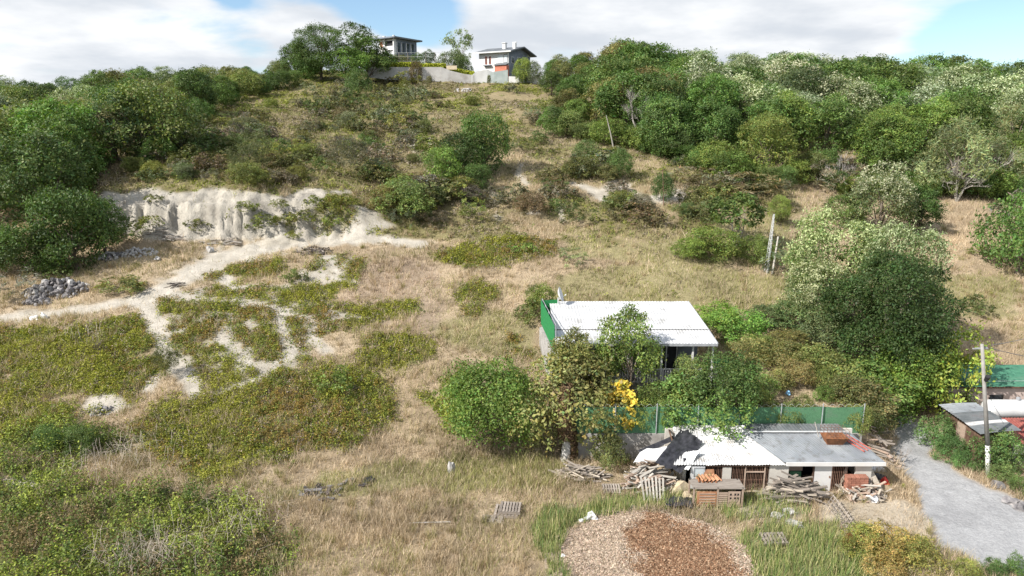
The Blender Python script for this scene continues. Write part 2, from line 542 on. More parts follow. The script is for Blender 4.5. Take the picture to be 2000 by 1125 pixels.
M['render'] = noise_mat('cream_render', (.46, .43, .385), (.58, .55, .50), 1.2, .85, .1, c3=(.5, .46, .4), s3=1.1)
M['concrete'] = noise_mat('concrete', (.26, .245, .23), (.38, .365, .35), 2.2, .9, .25, c3=(.26, .25, .23), s3=.9)
M['greygreen'] = noise_mat('grey_timber_wall', (.10, .11, .12), (.15, .16, .18), 2, .7)
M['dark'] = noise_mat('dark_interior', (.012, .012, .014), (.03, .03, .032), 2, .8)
M['glass'] = noise_mat('window_glass', (.02, .025, .03), (.05, .06, .07), .8, .08)
M['paneglass'] = noise_mat('pale_glass', (.45, .5, .52), (.62, .66, .68), 1.2, .15)
M['rust'] = noise_mat('rusty_iron', (.16, .065, .03), (.30, .13, .06), 5, .85, .2, c3=(.09, .05, .035), s3=2)
M['rustbars'] = noise_mat('rusty_bars', (.12, .07, .05), (.24, .14, .10), 6, .8)
M['redrust'] = noise_mat('red_painted_iron', (.36, .07, .05), (.46, .13, .10), 4, .7, c3=(.4, .3, .27), s3=2)
M['tile'] = noise_mat('terracotta', (.26, .11, .075), (.36, .17, .12), 5, .85, .1, c3=(.34, .16, .10), s3=2, objvar=.2)
M['brick'] = noise_mat('orange_clay_block', (0.357, 0.145, 0.076), (0.476, 0.221, 0.128), 5, .85, .1, objvar=.15)
M['wood'] = noise_mat('weathered_plank', (0.192, 0.160, 0.136), (0.320, 0.280, 0.240), 7, .85, .2, stretch=(.3, 3, 3), objvar=.28)
M['paleplank'] = noise_mat('pale_plank', (0.324, 0.274, 0.216), (0.446, 0.396, 0.331), 7, .85, .1, stretch=(.3, 3, 3), objvar=.2)
M['palewood'] = noise_mat('bleached_plank', (0.331, 0.302, 0.266), (0.461, 0.432, 0.389), 7, .85, .1, stretch=(.3, 3, 3), objvar=.15)
M['pinkwood'] = noise_mat('faded_board', (0.302, 0.216, 0.166), (0.418, 0.324, 0.259), 6, .85, .1, stretch=(.4, 3, 3), objvar=.12)
M['yellowply'] = noise_mat('yellowed_board', (0.446, 0.360, 0.245), (0.547, 0.475, 0.346), 3, .8, objvar=.12)
M['orangewood'] = noise_mat('orange_board', (.30, .14, .075), (.42, .23, .13), 4, .8, objvar=.1)
M['tarp'] = noise_mat('black_plastic', (.018, .018, .022), (.05, .05, .058), 3, .38)
M['whitebag'] = noise_mat('white_plastic', (0.624, 0.624, 0.640), (0.704, 0.704, 0.704), 5, .4)
M['bluebag'] = noise_mat('blue_plastic', (.10, .35, .68), (.30, .58, .82), 4, .35)
M['redplastic'] = noise_mat('red_plastic', (.60, .03, .03), (.70, .06, .05), 4, .4)
M['yellowplastic'] = noise_mat('yellow_plastic', (.68, .50, .05), (.75, .58, .12), 4, .4)
M['steel'] = noise_mat('galvanised_steel', (.26, .27, .29), (.38, .39, .41), 3, .45)
M['whitesteel'] = noise_mat('white_steel', (0.525, 0.532, 0.540), (0.600, 0.608, 0.615), 3, .4)
M['polecon'] = noise_mat('pole_concrete', (.22, .21, .195), (.30, .29, .275), 3, .85, .1)
M['wire'] = noise_mat('wire', (.10, .10, .10), (.16, .16, .16), 3, .6)
M['palewire'] = noise_mat('pale_wire', (0.385, 0.406, 0.385), (0.455, 0.476, 0.455), 3, .6)
M['turf'] = noise_mat('green_mesh_screen', (.070, .175, .090), (.105, .235, .125), 18, .8, .3, c3=(.11, .18, .12), s3=1.6)
M['deepturf'] = noise_mat('deep_green_screen', (.012, .15, .045), (.025, .21, .07), 10, .8, .2)
M['greenroof'] = noise_mat('green_felt_roof', (.045, .16, .10), (.075, .22, .14), 3, .8, c3=(.10, .2, .14), s3=.8)
M['pink'] = noise_mat('pale_pink_render', (.44, .355, .32), (.54, .45, .41), 1.4, .85, c3=(.55, .42, .37), s3=1)
M['redroof'] = noise_mat('brown_red_sheet', (.20, .055, .045), (.30, .10, .08), 3, .6, c3=(.14, .06, .05), s3=1.2)
M['brownwall'] = noise_mat('dark_brown_boards', (.07, .04, .028), (.13, .08, .055), 5, .85, objvar=.2)
M['villa_white'] = noise_mat('villa_white', (.55, .545, .54), (.64, .64, .635), .6, .7)
M['villa_grey_shaded'] = noise_mat('villa_grey_shaded', (.14, .16, .20), (.20, .225, .265), .6, .7)  # grey trim tone, darkened so right-hand walls carry their shade as colour
M['villa_roof'] = noise_mat('villa_roof', (.10, .11, .12), (.16, .17, .18), .8, .7)
M['villa_red'] = noise_mat('villa_red_brick', (.40, .13, .08), (.50, .19, .13), 1.5, .8)
M['gatemetal'] = noise_mat('sheet_metal_gate', (.36, .41, .40), (.46, .51, .50), 1, .5, objvar=.1)
M['rock'] = noise_mat('grey_rock', (.10, .095, .10), (.25, .235, .23), 3, .9, .4, objvar=.35)
M['palestone'] = noise_mat('pale_stone', (0.345, 0.330, 0.315), (0.480, 0.465, 0.450), 4, .9, .3, objvar=.15)
M['char'] = noise_mat('charred_wood', (.03, .025, .025), (.12, .10, .09), 5, .95, .3, objvar=.3)
M['limewash'] = noise_mat('limewash', (.42, .40, .375), (.54, .52, .50), 3, .9, .2)
M['tyre'] = noise_mat('rubber', (.02, .02, .02), (.04, .04, .04), 5, .8)


def ground_material(name='earth', clay=False):
    m, nt, b = new_mat(name)
    L = nt.links.new
    geo = N(nt, 'ShaderNodeNewGeometry')
    pos = geo.outputs['Position']
    ca = N(nt, 'ShaderNodeAttribute', attribute_name='soil')          # pigment of the soil and litter, per vertex
    cb = N(nt, 'ShaderNodeAttribute', attribute_name='cover')
    sep = N(nt, 'ShaderNodeSeparateColor')
    L(cb.outputs['Color'], sep.inputs[0])

    def nz(scale, det=6, rough=.6):
        n = N(nt, 'ShaderNodeTexNoise')
        n.inputs['Scale'].default_value, n.inputs['Detail'].default_value, n.inputs['Roughness'].default_value = scale, det, rough
        L(pos, n.inputs['Vector'])
        return n.outputs['Fac']
    fine, mid, big = nz(7.0, 8, .7), nz(1.3), nz(.25)
    # tone drift
    mrx = N(nt, 'ShaderNodeMapRange')
    mrx.inputs['From Min'].default_value, mrx.inputs['From Max'].default_value = .3, .7
    mrx.inputs['To Min'].default_value, mrx.inputs['To Max'].default_value = .8, 1.16
    L(fine, mrx.inputs['Value'])
    mry = N(nt, 'ShaderNodeMapRange')
    mry.inputs['From Min'].default_value, mry.inputs['From Max'].default_value = .3, .7
    mry.inputs['To Min'].default_value, mry.inputs['To Max'].default_value = .85, 1.15
    L(mid, mry.inputs['Value'])
    mul = N(nt, 'ShaderNodeMath', operation='MULTIPLY')
    L(mrx.outputs[0], mul.inputs[0])
    L(mry.outputs[0], mul.inputs[1])
    vm = N(nt, 'ShaderNodeVectorMath', operation='SCALE')
    L(ca.outputs['Color'], vm.inputs[0])
    L(mul.outputs[0], vm.inputs['Scale'])
    L(vm.outputs[0], b.inputs['Base Color'])
    b.inputs['Roughness'].default_value = 0.95
    b.inputs['Specular IOR Level'].default_value = 0.1
    bp = N(nt, 'ShaderNodeBump')
    bp.inputs['Strength'].default_value, bp.inputs['Distance'].default_value = .7, .12
    add = N(nt, 'ShaderNodeMath', operation='ADD')
    L(fine, add.inputs[0])
    L(mid, add.inputs[1])
    hsrc = add.outputs[0]
    if clay:                                        # rain-cut cracks and crumbly ledges
        mp = N(nt, 'ShaderNodeMapping')
        mp.inputs['Scale'].default_value = (1.0, 1.0, .32)
        L(pos, mp.inputs[0])
        vo = N(nt, 'ShaderNodeTexNoise')
        vo.noise_type = 'RIDGED_MULTIFRACTAL'
        vo.inputs['Scale'].default_value, vo.inputs['Detail'].default_value = 1.1, 7
        L(mp.outputs[0], vo.inputs['Vector'])
        ad2 = N(nt, 'ShaderNodeMath', operation='MULTIPLY_ADD')
        L(vo.outputs['Fac'], ad2.inputs[0])
        ad2.inputs[1].default_value = 1.1
        L(hsrc, ad2.inputs[2])
        hsrc = ad2.outputs[0]
        bp.inputs['Strength'].default_value, bp.inputs['Distance'].default_value = 1.0, .17
    L(hsrc, bp.inputs['Height'])
    L(bp.outputs[0], b.inputs['Normal'])
    return m


M['earth'] = ground_material()
M['clay'] = ground_material('clay', True)
M['villa_wall'] = noise_mat('pale_retaining_wall', (.40, .385, .37), (.52, .505, .49), .5, .9, c3=(.32, .30, .28), s3=.4)


# ---------------------------------------------------------------- mesh helpers
def mesh_arrays(name, V, F, k, pigment=None, smooth=False):
    """V (n,3), F (m,k) -> mesh; pigment per vertex"""
    me = bpy.data.meshes.new(name)
    V = np.ascontiguousarray(V, np.float32)
    F = np.ascontiguousarray(F, np.int32)
    me.vertices.add(len(V))
    me.vertices.foreach_set('co', V.ravel())
    me.loops.add(F.size)
    me.loops.foreach_set('vertex_index', F.ravel())
    me.polygons.add(len(F))
    me.polygons.foreach_set('loop_start', np.arange(0, F.size, k, dtype=np.int32))
    try:
        me.polygons.foreach_set('loop_total', np.full(len(F), k, np.int32))
    except Exception:
        pass
    if smooth:
        me.polygons.foreach_set('use_smooth', np.ones(len(F), bool))
    if pigment is not None:
        a = me.attributes.new('pigment', 'FLOAT_COLOR', 'POINT')
        c = np.ones((len(V), 4), np.float32)
        c[:, :3] = pigment
        a.data.foreach_set('color', c.ravel())
    me.update(calc_edges=True)
    return me


def link(name, me, mat=None, parent=None, loc=None, rot=None):
    o = bpy.data.objects.new(name, me)
    if mat is not None and me is not None and len(me.materials) == 0:
        me.materials.append(mat)
    COL.objects.link(o)
    if parent is not None:
        o.parent = parent
    if loc is not None:
        o.location = loc
    if rot is not None:
        o.rotation_euler = rot
    return o


def tag(o, label, cat, group=None, kind=None):
    o['label'] = label
    o['category'] = cat
    if group:
        o['group'] = group
    if kind:
        o['kind'] = kind
    return o


def empty(name, loc, label, cat, group=None, rz=0.0):
    o = bpy.data.objects.new(name, None)
    o.empty_display_size = 0.3
    o.location = loc
    o.rotation_euler = (0, 0, rz)
    COL.objects.link(o)
    return tag(o, label, cat, group)


def structure(o, label=None):
    o['kind'] = 'structure'
    if label:
        o['label'] = label
    return o


class MB:
    """collects simple solids for one mesh"""

    def __init__(s):
        s.v, s.f = [], []

    def add(s, vs, fs):
        n = len(s.v)
        s.v += [tuple(v) for v in vs]
        s.f += [tuple(i + n for i in f) for f in fs]
        return s

    def box(s, c, d, rot=None):
        hx, hy, hz = d[0] / 2, d[1] / 2, d[2] / 2
        vs = [Vector((x, y, z)) for z in (-hz, hz) for y in (-hy, hy) for x in (-hx, hx)]
        if rot is not None:
            vs = [rot @ v for v in vs]
        c = Vector(c)
        return s.add([v + c for v in vs], [(0, 2, 3, 1), (4, 5, 7, 6), (0, 1, 5, 4), (2, 6, 7, 3), (0, 4, 6, 2), (1, 3, 7, 5)])

    def bar(s, a, b, w, h=None):
        a, b = Vector(a), Vector(b)
        d = b - a
        q = d.to_track_quat('X', 'Z').to_matrix()
        return s.box((a + b) / 2, (d.length, w, h or w), q)

    def tube(s, a, b, r0, r1=None, n=8, cap=True):
        a, b = Vector(a), Vector(b)
        r1 = r0 if r1 is None else r1
        q = (b - a).to_track_quat('Z', 'X').to_matrix()
        vs, fs = [], []
        for p, r in ((a, r0), (b, r1)):
            for k in range(n):
                t = 2 * math.pi * k / n
                vs.append(p + q @ Vector((r * math.cos(t), r * math.sin(t), 0)))
        for k in range(n):
            fs.append((k, (k + 1) % n, n + (k + 1) % n, n + k))
        if cap:
            fs += [tuple(range(n - 1, -1, -1)), tuple(range(n, 2 * n))]
        return s.add(vs, fs)

    def path(s, pts, rs, n=6):
        for i in range(len(pts) - 1):
            s.tube(pts[i], pts[i + 1], rs[i], rs[i + 1], n, cap=(i == len(pts) - 2))
        return s

    def slab(s, q, th):
        """four corners, thickness downwards"""
        q = [Vector(p) for p in q]
        nrm = (q[1] - q[0]).cross(q[3] - q[0]).normalized()
        lo = [p - nrm * th for p in q]
        return s.add(q + lo, [(0, 1, 2, 3), (7, 6, 5, 4), (0, 4, 5, 1), (1, 5, 6, 2), (2, 6, 7, 3), (3, 7, 4, 0)])

    def mesh(s, name='mesh', smooth=False):
        me = bpy.data.meshes.new(name)
        me.from_pydata([tuple(v) for v in s.v], [], s.f)
        if smooth:
            me.polygons.foreach_set('use_smooth', np.ones(len(s.f), bool))
        me.update()
        return me

    def build(s, name, mat, parent=None, smooth=False, loc=None, rot=None):
        return link(name, s.mesh(name, smooth), mat, parent, loc, rot)


def corr_sheet(p00, p10, p11, p01, waves, amp, nv=4, th=0.006, sag=0.0):
    """corrugated sheet between four corners (p00-p10 along the waves' run across, p00-p01 along the ridges)"""
    p00, p10, p11, p01 = map(Vector, (p00, p10, p11, p01))
    nrm = (p10 - p00).cross(p01 - p00).normalized()
    nu = waves * 4
    vs, fs = [], []
    for j in range(nv + 1):
        v = j / nv
        for i in range(nu + 1):
            u = i / nu
            p = p00.lerp(p10, u).lerp(p01.lerp(p11, u), v)
            vs.append(p + nrm * (amp * math.sin(2 * math.pi * waves * u) - sag * math.sin(math.pi * v)))
    for j in range(nv):
        for i in range(nu):
            a = j * (nu + 1) + i
            fs.append((a, a + 1, a + nu + 2, a + nu + 1))
    return MB().add(vs, fs)


def unit(v):
    return v / np.maximum(np.linalg.norm(v, axis=1, keepdims=True), 1e-9)


def leaf_arrays(P, Nrm, size, aspect, g, tri=False):
    """one diamond (or triangle) per leaf"""
    n = len(P)
    t = np.cross(Nrm, g.normal(size=(n, 3)))
    t = unit(t)
    b = np.cross(Nrm, t)
    s = size[:, None]
    w = (size * aspect)[:, None]
    if tri:
        V = np.stack([P - b * w - t * s * .4, P + b * w - t * s * .4, P + t * s], 1).reshape(-1, 3)
        F = np.arange(3 * n).reshape(-1, 3)
        return V, F, 3
    V = np.stack([P - t * s, P + b * w - t * s * .12, P + t * s, P - b * w - t * s * .12], 1).reshape(-1, 3)
    F = np.arange(4 * n).reshape(-1, 4)
    return V, F, 4


# ---------------------------------------------------------------- the land itself
az_in = np.linspace(-0.9, 0.9, 470)
az_l = np.array([-3.0, -2.2, -1.7, -1.4, -1.2, -1.1, -1.0, -.95])
az_cols = np.concatenate([az_l, az_in, -az_l[::-1]])
rows = [-60, -30, 0, 10, 15, 18, 20]
y = 22.0
while y < 178:
    rows.append(y)
    y += 0.2 + 0.0 * y if y < 35 else (0.3 if y < 62 else (0.22 if y < 73 else 0.35 + (y - 73) * 0.006))
rows += [182, 188, 196, 210, 240, 300, 420, 700, 1200, 2500]
rows = np.array(rows)
GXv = np.stack([az_cols * (max(Y_, 4) + 8 if Y_ < 240 else (Y_ + 8)) for Y_ in rows])
GYv = np.repeat(rows[:, None], len(az_cols), 1)
GZv = height(GXv, GYv)
CV = cover(GXv, GYv, GZv)


def lerp3(a, b, t):
    return np.asarray(a)[None, None, :] * (1 - t[..., None]) + np.asarray(b)[None, None, :] * t[..., None]


def soil_colour(X, Y, C):
    n, n2_, nh = C['n'], C['n2'], C['nh']
    base = lerp3((.29, .225, .15), (.38, .30, .205), sstep(-.3, .3, n))
    base = base * (1 - .6 * C['greenish'][..., None]) + np.array((.19, .185, .08)) * .6 * C['greenish'][..., None]

    def put(mask, col, k=1.0):
        nonlocal base
        w = (mask.astype(float) * k)[..., None]
        base = base * (1 - w) + col * w
    put(C['purple'], lerp3((.25, .195, .15), (.32, .25, .19), sstep(-.3, .3, n)), .6)
    put(C['heath'], lerp3((.24, .195, .115), (.32, .255, .165), sstep(-.3, .3, nh)))
    put(C['heath_dense'], lerp3((.15, .13, .06), (.19, .165, .085), sstep(-.3, .3, n)))
    put(C['mat'], lerp3((.12, .115, .04), (.17, .15, .07), sstep(-.2, .3, n2_)))
    put(C['bramble'], lerp3((.07, .075, .03), (.13, .11, .06), sstep(-.2, .3, n2_)))
    put(C['lush'], lerp3((.13, .16, .05), (.24, .22, .11), sstep(-.2, .3, n2_)))
    put(C['bare'], lerp3((.33, .30, .25), (.44, .405, .35), sstep(-.3, .25, n2_)))
    put(C['cliff'], lerp3((.30, .275, .235), (.46, .425, .365), sstep(-.3, .2, n2_)))
    put(C['sand'], lerp3((.30, .25, .18), (.42, .36, .28), sstep(-.3, .25, n2_)))
    put(C['lane'], lerp3((.29, .29, .295), (.34, .34, .345), sstep(-.3, .25, n)))
    return base


SOIL = soil_colour(GXv, GYv, CV)
for _ in range(2):                                  # litter thins out over a step or two at the edge of each patch
    S2 = SOIL.copy()
    S2[1:-1, 1:-1] = (SOIL[1:-1, 1:-1] * 2 + SOIL[:-2, 1:-1] + SOIL[2:, 1:-1] + SOIL[1:-1, :-2] + SOIL[1:-1, 2:]) / 6
    SOIL = S2
nr, nc = GXv.shape
idx = np.arange(nr * nc).reshape(nr, nc)
quads = np.stack([idx[:-1, :-1], idx[:-1, 1:], idx[1:, 1:], idx[1:, :-1]], -1).reshape(-1, 4)


def facemask(m):
    return m[:-1, :-1].reshape(-1)


fm_track = facemask(CV['track'])
fm_cliff = facemask(CV['cliff']) & ~fm_track
fm_lane = facemask(CV['lane'])
kindf = np.zeros(len(quads), int)
kindf[fm_cliff] = 1
kindf[fm_track] = 2
kindf[fm_lane] = 3
ALLV = np.stack([GXv, GYv, GZv], -1).reshape(-1, 3)
ALLS = SOIL.reshape(-1, 3)
for k, (nm, lab) in enumerate([('ground', 'dry grassy hillside rising to a scrubby ridge'), ('clay_bank', 'pale fluted clay bank above the dirt track'),
                               ('dirt_track', 'pale dirt track curving across the slope'), ('gravel_lane', 'grey gravel lane beside the shed')]):
    q = quads[kindf == k]
    used, inv = np.unique(q, return_inverse=True)
    me = mesh_arrays(nm, ALLV[used], inv.reshape(-1, 4), 4, smooth=k != 1)
    a = me.attributes.new('soil', 'FLOAT_COLOR', 'POINT')
    c = np.ones((len(used), 4), np.float32)
    c[:, :3] = ALLS[used]
    a.data.foreach_set('color', c.ravel())
    structure(link(nm, me, M['clay' if k == 1 else 'earth']), lab)

# ---------------------------------------------------------------- ground cover nobody could count
def sample_land(n, y0, y1, power, amax=0.84, g=rng):
    """points on the land, denser near the camera (density ~ 1/Y^power per square metre)"""
    u = g.random(n)
    e = 2 - power
    Y = (y0 ** e + u * (y1 ** e - y0 ** e)) ** (1 / e)
    X = (g.random(n) * 2 - 1) * amax * Y
    return X, Y


def keepout(X, Y):
    """footprints where nothing grows: buildings, heaps, lane"""
    m = np.zeros(X.shape, bool)
    for (x0, x1, y0, y1) in [(2.6, 12.8, 41.3, 49), (7.4, 20.2, 33.1, 37.2), (26.2, 40, 35.9, 41.5), (28, 40, 42.5, 47.5)]:
        m |= (X > x0) & (X < x1) & (Y > y0) & (Y < y1)
    m |= ((X - 6.4) / 4.2) ** 2 + ((Y - 27.5) / 3.6) ** 2 < 1
    return m


def blades(name, X, Y, Z, hgt, wid, col, lean, label, cat, mat, g):
    n = len(X)
    a = g.random(n) * 2 * math.pi
    la = g.random(n) * 2 * math.pi
    ll = hgt * lean * g.random(n) ** .7
    bx, by = np.cos(a) * wid, np.sin(a) * wid
    P0 = np.stack([X - bx, Y - by, Z - .03], 1)
    P1 = np.stack([X + bx, Y + by, Z - .03], 1)
    P2 = np.stack([X + np.cos(la) * ll, Y + np.sin(la) * ll, Z + hgt], 1)
    V = np.stack([P0, P1, P2], 1).reshape(-1, 3)
    me = mesh_arrays(name, V, np.arange(3 * n).reshape(-1, 3), 3, np.repeat(col, 3, 0))
    return tag(link(name, me, mat), label, cat, kind='stuff')


def mixcol(cols, idx_, g, var=.18):
    c = np.asarray(cols)[idx_]
    return c * (1 + var * g.normal(size=(len(idx_), 1))).clip(.5, 1.6)


def tufts(n, k, spread, y0, y1, power, g):
    X, Y = sample_land(n, y0, y1, power, g=g)
    X = np.repeat(X, k) + g.normal(size=n * k) * spread
    Y = np.repeat(Y, k) + g.normal(size=n * k) * spread
    return X, Y


# dry grass
g = np.random.default_rng(101)
X, Y = tufts(165000, 5, .13, 23.5, 118, 1.75, g)
Z = height(X, Y)
C = cover(X, Y, Z)
keep = ~(C['mat'] & (g.random(len(X)) < .7)) & ~(C['bare'] & (g.random(len(X)) < .97)) & ~(C['bramble'] & (g.random(len(X)) < .85)) & ~C['lane'] & ~C['lush'] & ~keepout(X, Y) & ~(C['heath_dense'] & (g.random(len(X)) < .7))
keep &= ~(C['sand'] & (g.random(len(X)) < .85))
keep &= g.random(len(X)) < (.45 + .9 * sstep(-.35, .3, C['n']))
far = np.sqrt(np.clip(Y / 34, .8, 4))
ci = g.integers(0, 6, len(X))
ci[C['greenish'] & (g.random(len(X)) < .6)] = 6
ci[C['purple'] & (g.random(len(X)) < .6)] = 7
ci[(C['nh'] > .12) & (g.random(len(X)) < .45) & (C['heath'])] = 6
ci[(fbm(X * .12, Y * .12, 71, 3) > .08) & (g.random(len(X)) < .3)] = 6
straw = [(.46, .365, .26), (.40, .31, .22), (.51, .42, .305), (.36, .27, .19), (.43, .33, .24), (.32, .25, .165), (.24, .235, .09), (.31, .225, .17)]
col = mixcol(straw, ci, g) * (1 + .55 * fbm(X * .3, Y * .3, 67, 4))[:, None].clip(.6, 1.4)
blades('dry_grass', X[keep], Y[keep], Z[keep], ((.12 + .30 * g.random(len(X)) ** 1.5) * np.clip(1 + 1.6 * fbm(X * .45, Y * .45, 63, 4), .4, 2.4))[keep] * far[keep] ** .3, (.014 * far)[keep], col[keep], .9,
       'tan dry grass over the open slope', 'grass', M['straw'], g)

# taller dry tussocks standing out of the grass
g = np.random.default_rng(103)
X, Y = tufts(4200, 26, .11, 23.5, 85, 1.5, g)
Z = height(X, Y)
C = cover(X, Y, Z)
keep = ~C['bare'] & ~C['lane'] & ~keepout(X, Y) & ~C['lush'] & ~C['sand'] & (fbm(X * .25, Y * .25, 73, 3) > -.08)
th_ = np.repeat(g.integers(0, 4, 4200), 26)
col = mixcol([(.40, .31, .20), (.30, .22, .13), (.47, .38, .26), (.23, .21, .08)], th_, g)
blades('dry_tussocks', X[keep], Y[keep], Z[keep], (.25 + .45 * g.random(len(X)))[keep], (.013 * np.sqrt(np.clip(Y / 34, .8, 4)))[keep], col[keep], .9,
       'taller dry tussocks rising from the grass', 'grass', M['straw'], g)

# long lush grass by the chip heap
g = np.random.default_rng(102)
X, Y = tufts(26000, 5, .10, 23.5, 40, 1.2, g)
Z = height(X, Y)
C = cover(X, Y, Z)
keep = C['lush'] & ~keepout(X, Y)
ci = g.integers(0, 5, len(X))
col = mixcol([(.16, .22, .06), (.22, .26, .08), (.30, .29, .12), (.42, .37, .20), (.12, .19, .07)], ci, g)
blades('tall_grass', X[keep], Y[keep], Z[keep], (.25 + .55 * g.random(len(X)))[keep], np.full(keep.sum(), .016), col[keep], .5,
       'green and straw tall grass around the wood chip heap', 'grass', M['straw'], g)


def leafy_cover(name, n, k, y0, y1, power, maskf, clump_r, clump_h, leaf, colfn, label, cat, seed, tri=True, amax=.84):
    g = np.random.default_rng(seed)
    X, Y = sample_land(n, y0, y1, power, amax, g)
    C = cover(X, Y)
    keep = maskf(C, X, Y, g)
    X, Y = X[keep], Y[keep]
    col0 = colfn({q: v[keep] for q, v in C.items()}, X, Y, g)
    m = len(X)
    X, Y = X + g.normal(size=m) * .28, Y + g.normal(size=m) * .28
    far = np.sqrt(np.clip(Y / 36, .85, 5))
    hum = np.clip(1 + 1.7 * fbm(X * .8, Y * .8, seed % 50, 3), .35, 2.4) * np.where(g.random(m) < .06, 1.7, 1)
    cr, ch = clump_r * (.6 + .8 * g.random(m)) * far, clump_h * (.5 + g.random(m)) * far ** .6 * hum
    d = unit(g.normal(size=(m * k, 3)))
    d[:, 2] = np.abs(d[:, 2])
    rr = (.55 + .45 * g.random(m * k))[:, None]
    off = d * rr * np.stack([np.repeat(cr, k), np.repeat(cr, k), np.repeat(ch, k)], 1)
    PX, PY = np.repeat(X, k) + off[:, 0], np.repeat(Y, k) + off[:, 1]
    P = np.stack([PX, PY, height(PX, PY) + off[:, 2]], 1)
    nn = unit(d * .7 + g.normal(size=(m * k, 3)) * .6 + np.array([0, 0, .35]))
    sz = np.repeat(far, k) * leaf * (.6 + .8 * g.random(m * k))
    V, F, kk = leaf_arrays(P, nn, sz, .55, g, tri)
    col = np.repeat(col0, k, 0) * (1 + .22 * g.normal(size=(m * k, 1))).clip(.45, 1.7)
    me = mesh_arrays(name, V, F, kk, np.repeat(col, kk, 0))
    return tag(link(name, me, M['cover']), label, cat, kind='stuff')


def mat_cols(C, X, Y, g):
    t = fbm(X * .35, Y * .35, 81, 3) + .25 * g.normal(size=len(X))
    ci = np.where(t > .22, 0, np.where(t > -.02, 1, np.where(t > -.22, 2, 3)))
    ci[g.random(len(X)) < .07] = 4
    return mixcol([(.24, .24, .032), (.185, .20, .032), (.12, .16, .032), (.225, .155, .04), (.27, .215, .175)], ci, g, .2)


leafy_cover('low_heath', 150000, 20, 24, 75, 1.5, lambda C, X, Y, g: C['mat'] & ~keepout(X, Y), .25, .30, .058, mat_cols,
            'yellow-green low heath growing in mats on the lower slope', 'ground cover', 201)


def heath_cols(C, X, Y, g):
    t = fbm(X * .13, Y * .13, 91, 4) + .22 * g.normal(size=len(X))
    ci = np.where(t > .25, 0, np.where(t > .05, 1, np.where(t > -.15, 2, np.where(t > -.3, 3, 4))))
    return mixcol([(.21, .22, .05), (.155, .18, .05), (.19, .165, .075), (.225, .18, .115), (.26, .215, .17)], ci, g, .18)


leafy_cover('hill_scrub', 42000, 12, 60, 172, .9, lambda C, X, Y, g: C['heath_dense'] & (Y > 60), .26, .22, .085, heath_cols,
            'olive and brown heath scrub over the upper hillside', 'ground cover', 202)
leafy_cover('sparse_scrub', 5200, 12, 40, 160, 1.0, lambda C, X, Y, g: (C['heath'] | C['greenish'] | (C['cliff'] & (g.random(len(X)) < .12))) & ~C['lane'] & ~keepout(X, Y) & ((C['nh'] > -.05) | (g.random(len(X)) < .3)), .3, .24, .085,
            heath_cols, 'scattered small green tussocks between the grass', 'ground cover', 203)


def bram_cols(C, X, Y, g):
    t = fbm(X * .5, Y * .5, 95, 3) + .2 * g.normal(size=len(X))
    ci = np.where(t > .2, 0, np.where(t > -.05, 1, np.where(t > -.28, 2, 3)))
    return mixcol([(.225, .26, .045), (.13, .175, .036), (.078, .118, .03), (.20, .15, .07)], ci, g, .2)


leafy_cover('bramble_thicket', 15000, 22, 23, 40, 1.2, lambda C, X, Y, g: C['bramble'], .30, .75, .062, bram_cols,
            'dark and yellow-green bramble thicket across the bottom of the slope', 'bramble', 204, tri=False)

# dead canes over the bramble
g = np.random.default_rng(205)
V, F = [], []
for (cx_, cy_, nn_, sprd) in [(310, 1095, 170, .9), (420, 1060, 70, 1.3), (250, 1110, 90, .9), (225, 905, 200, 1.3), (190, 660, 60, .8), (500, 1020, 60, 1.0)]:
    c = ground(cx_, cy_)
    for _ in range(nn_):
        x, y = c.x + g.normal() * sprd, c.y + g.normal() * sprd * .8
        z = gz(x, y) + .1
        a, l = g.random() * 6.28, .5 + .9 * g.random()
        p0, p1, p2 = Vector((x, y, z)), Vector((x + math.cos(a) * l * .35, y + math.sin(a) * l * .35, z + l * .75)), Vector((x + math.cos(a) * l, y + math.sin(a) * l, z + l * .55 + .2 * g.normal()))
        w = Vector((-math.sin(a), math.cos(a), 0)) * .006
        n0 = len(V)
        V += [p0 - w, p0 + w, p1 + w, p1 - w, p2 + w * .5, p2 - w * .5]
        F += [(n0, n0 + 1, n0 + 2, n0 + 3), (n0 + 3, n0 + 2, n0 + 4, n0 + 5)]
me = mesh_arrays('dead_canes', np.array([tuple(v) for v in V]), np.array(F), 4, np.tile([[.42, .36, .30]], (len(V), 1)))
tag(link('dead_canes', me, M['straw']), 'pale dead canes arching over the bramble and grass', 'undergrowth', kind='stuff')


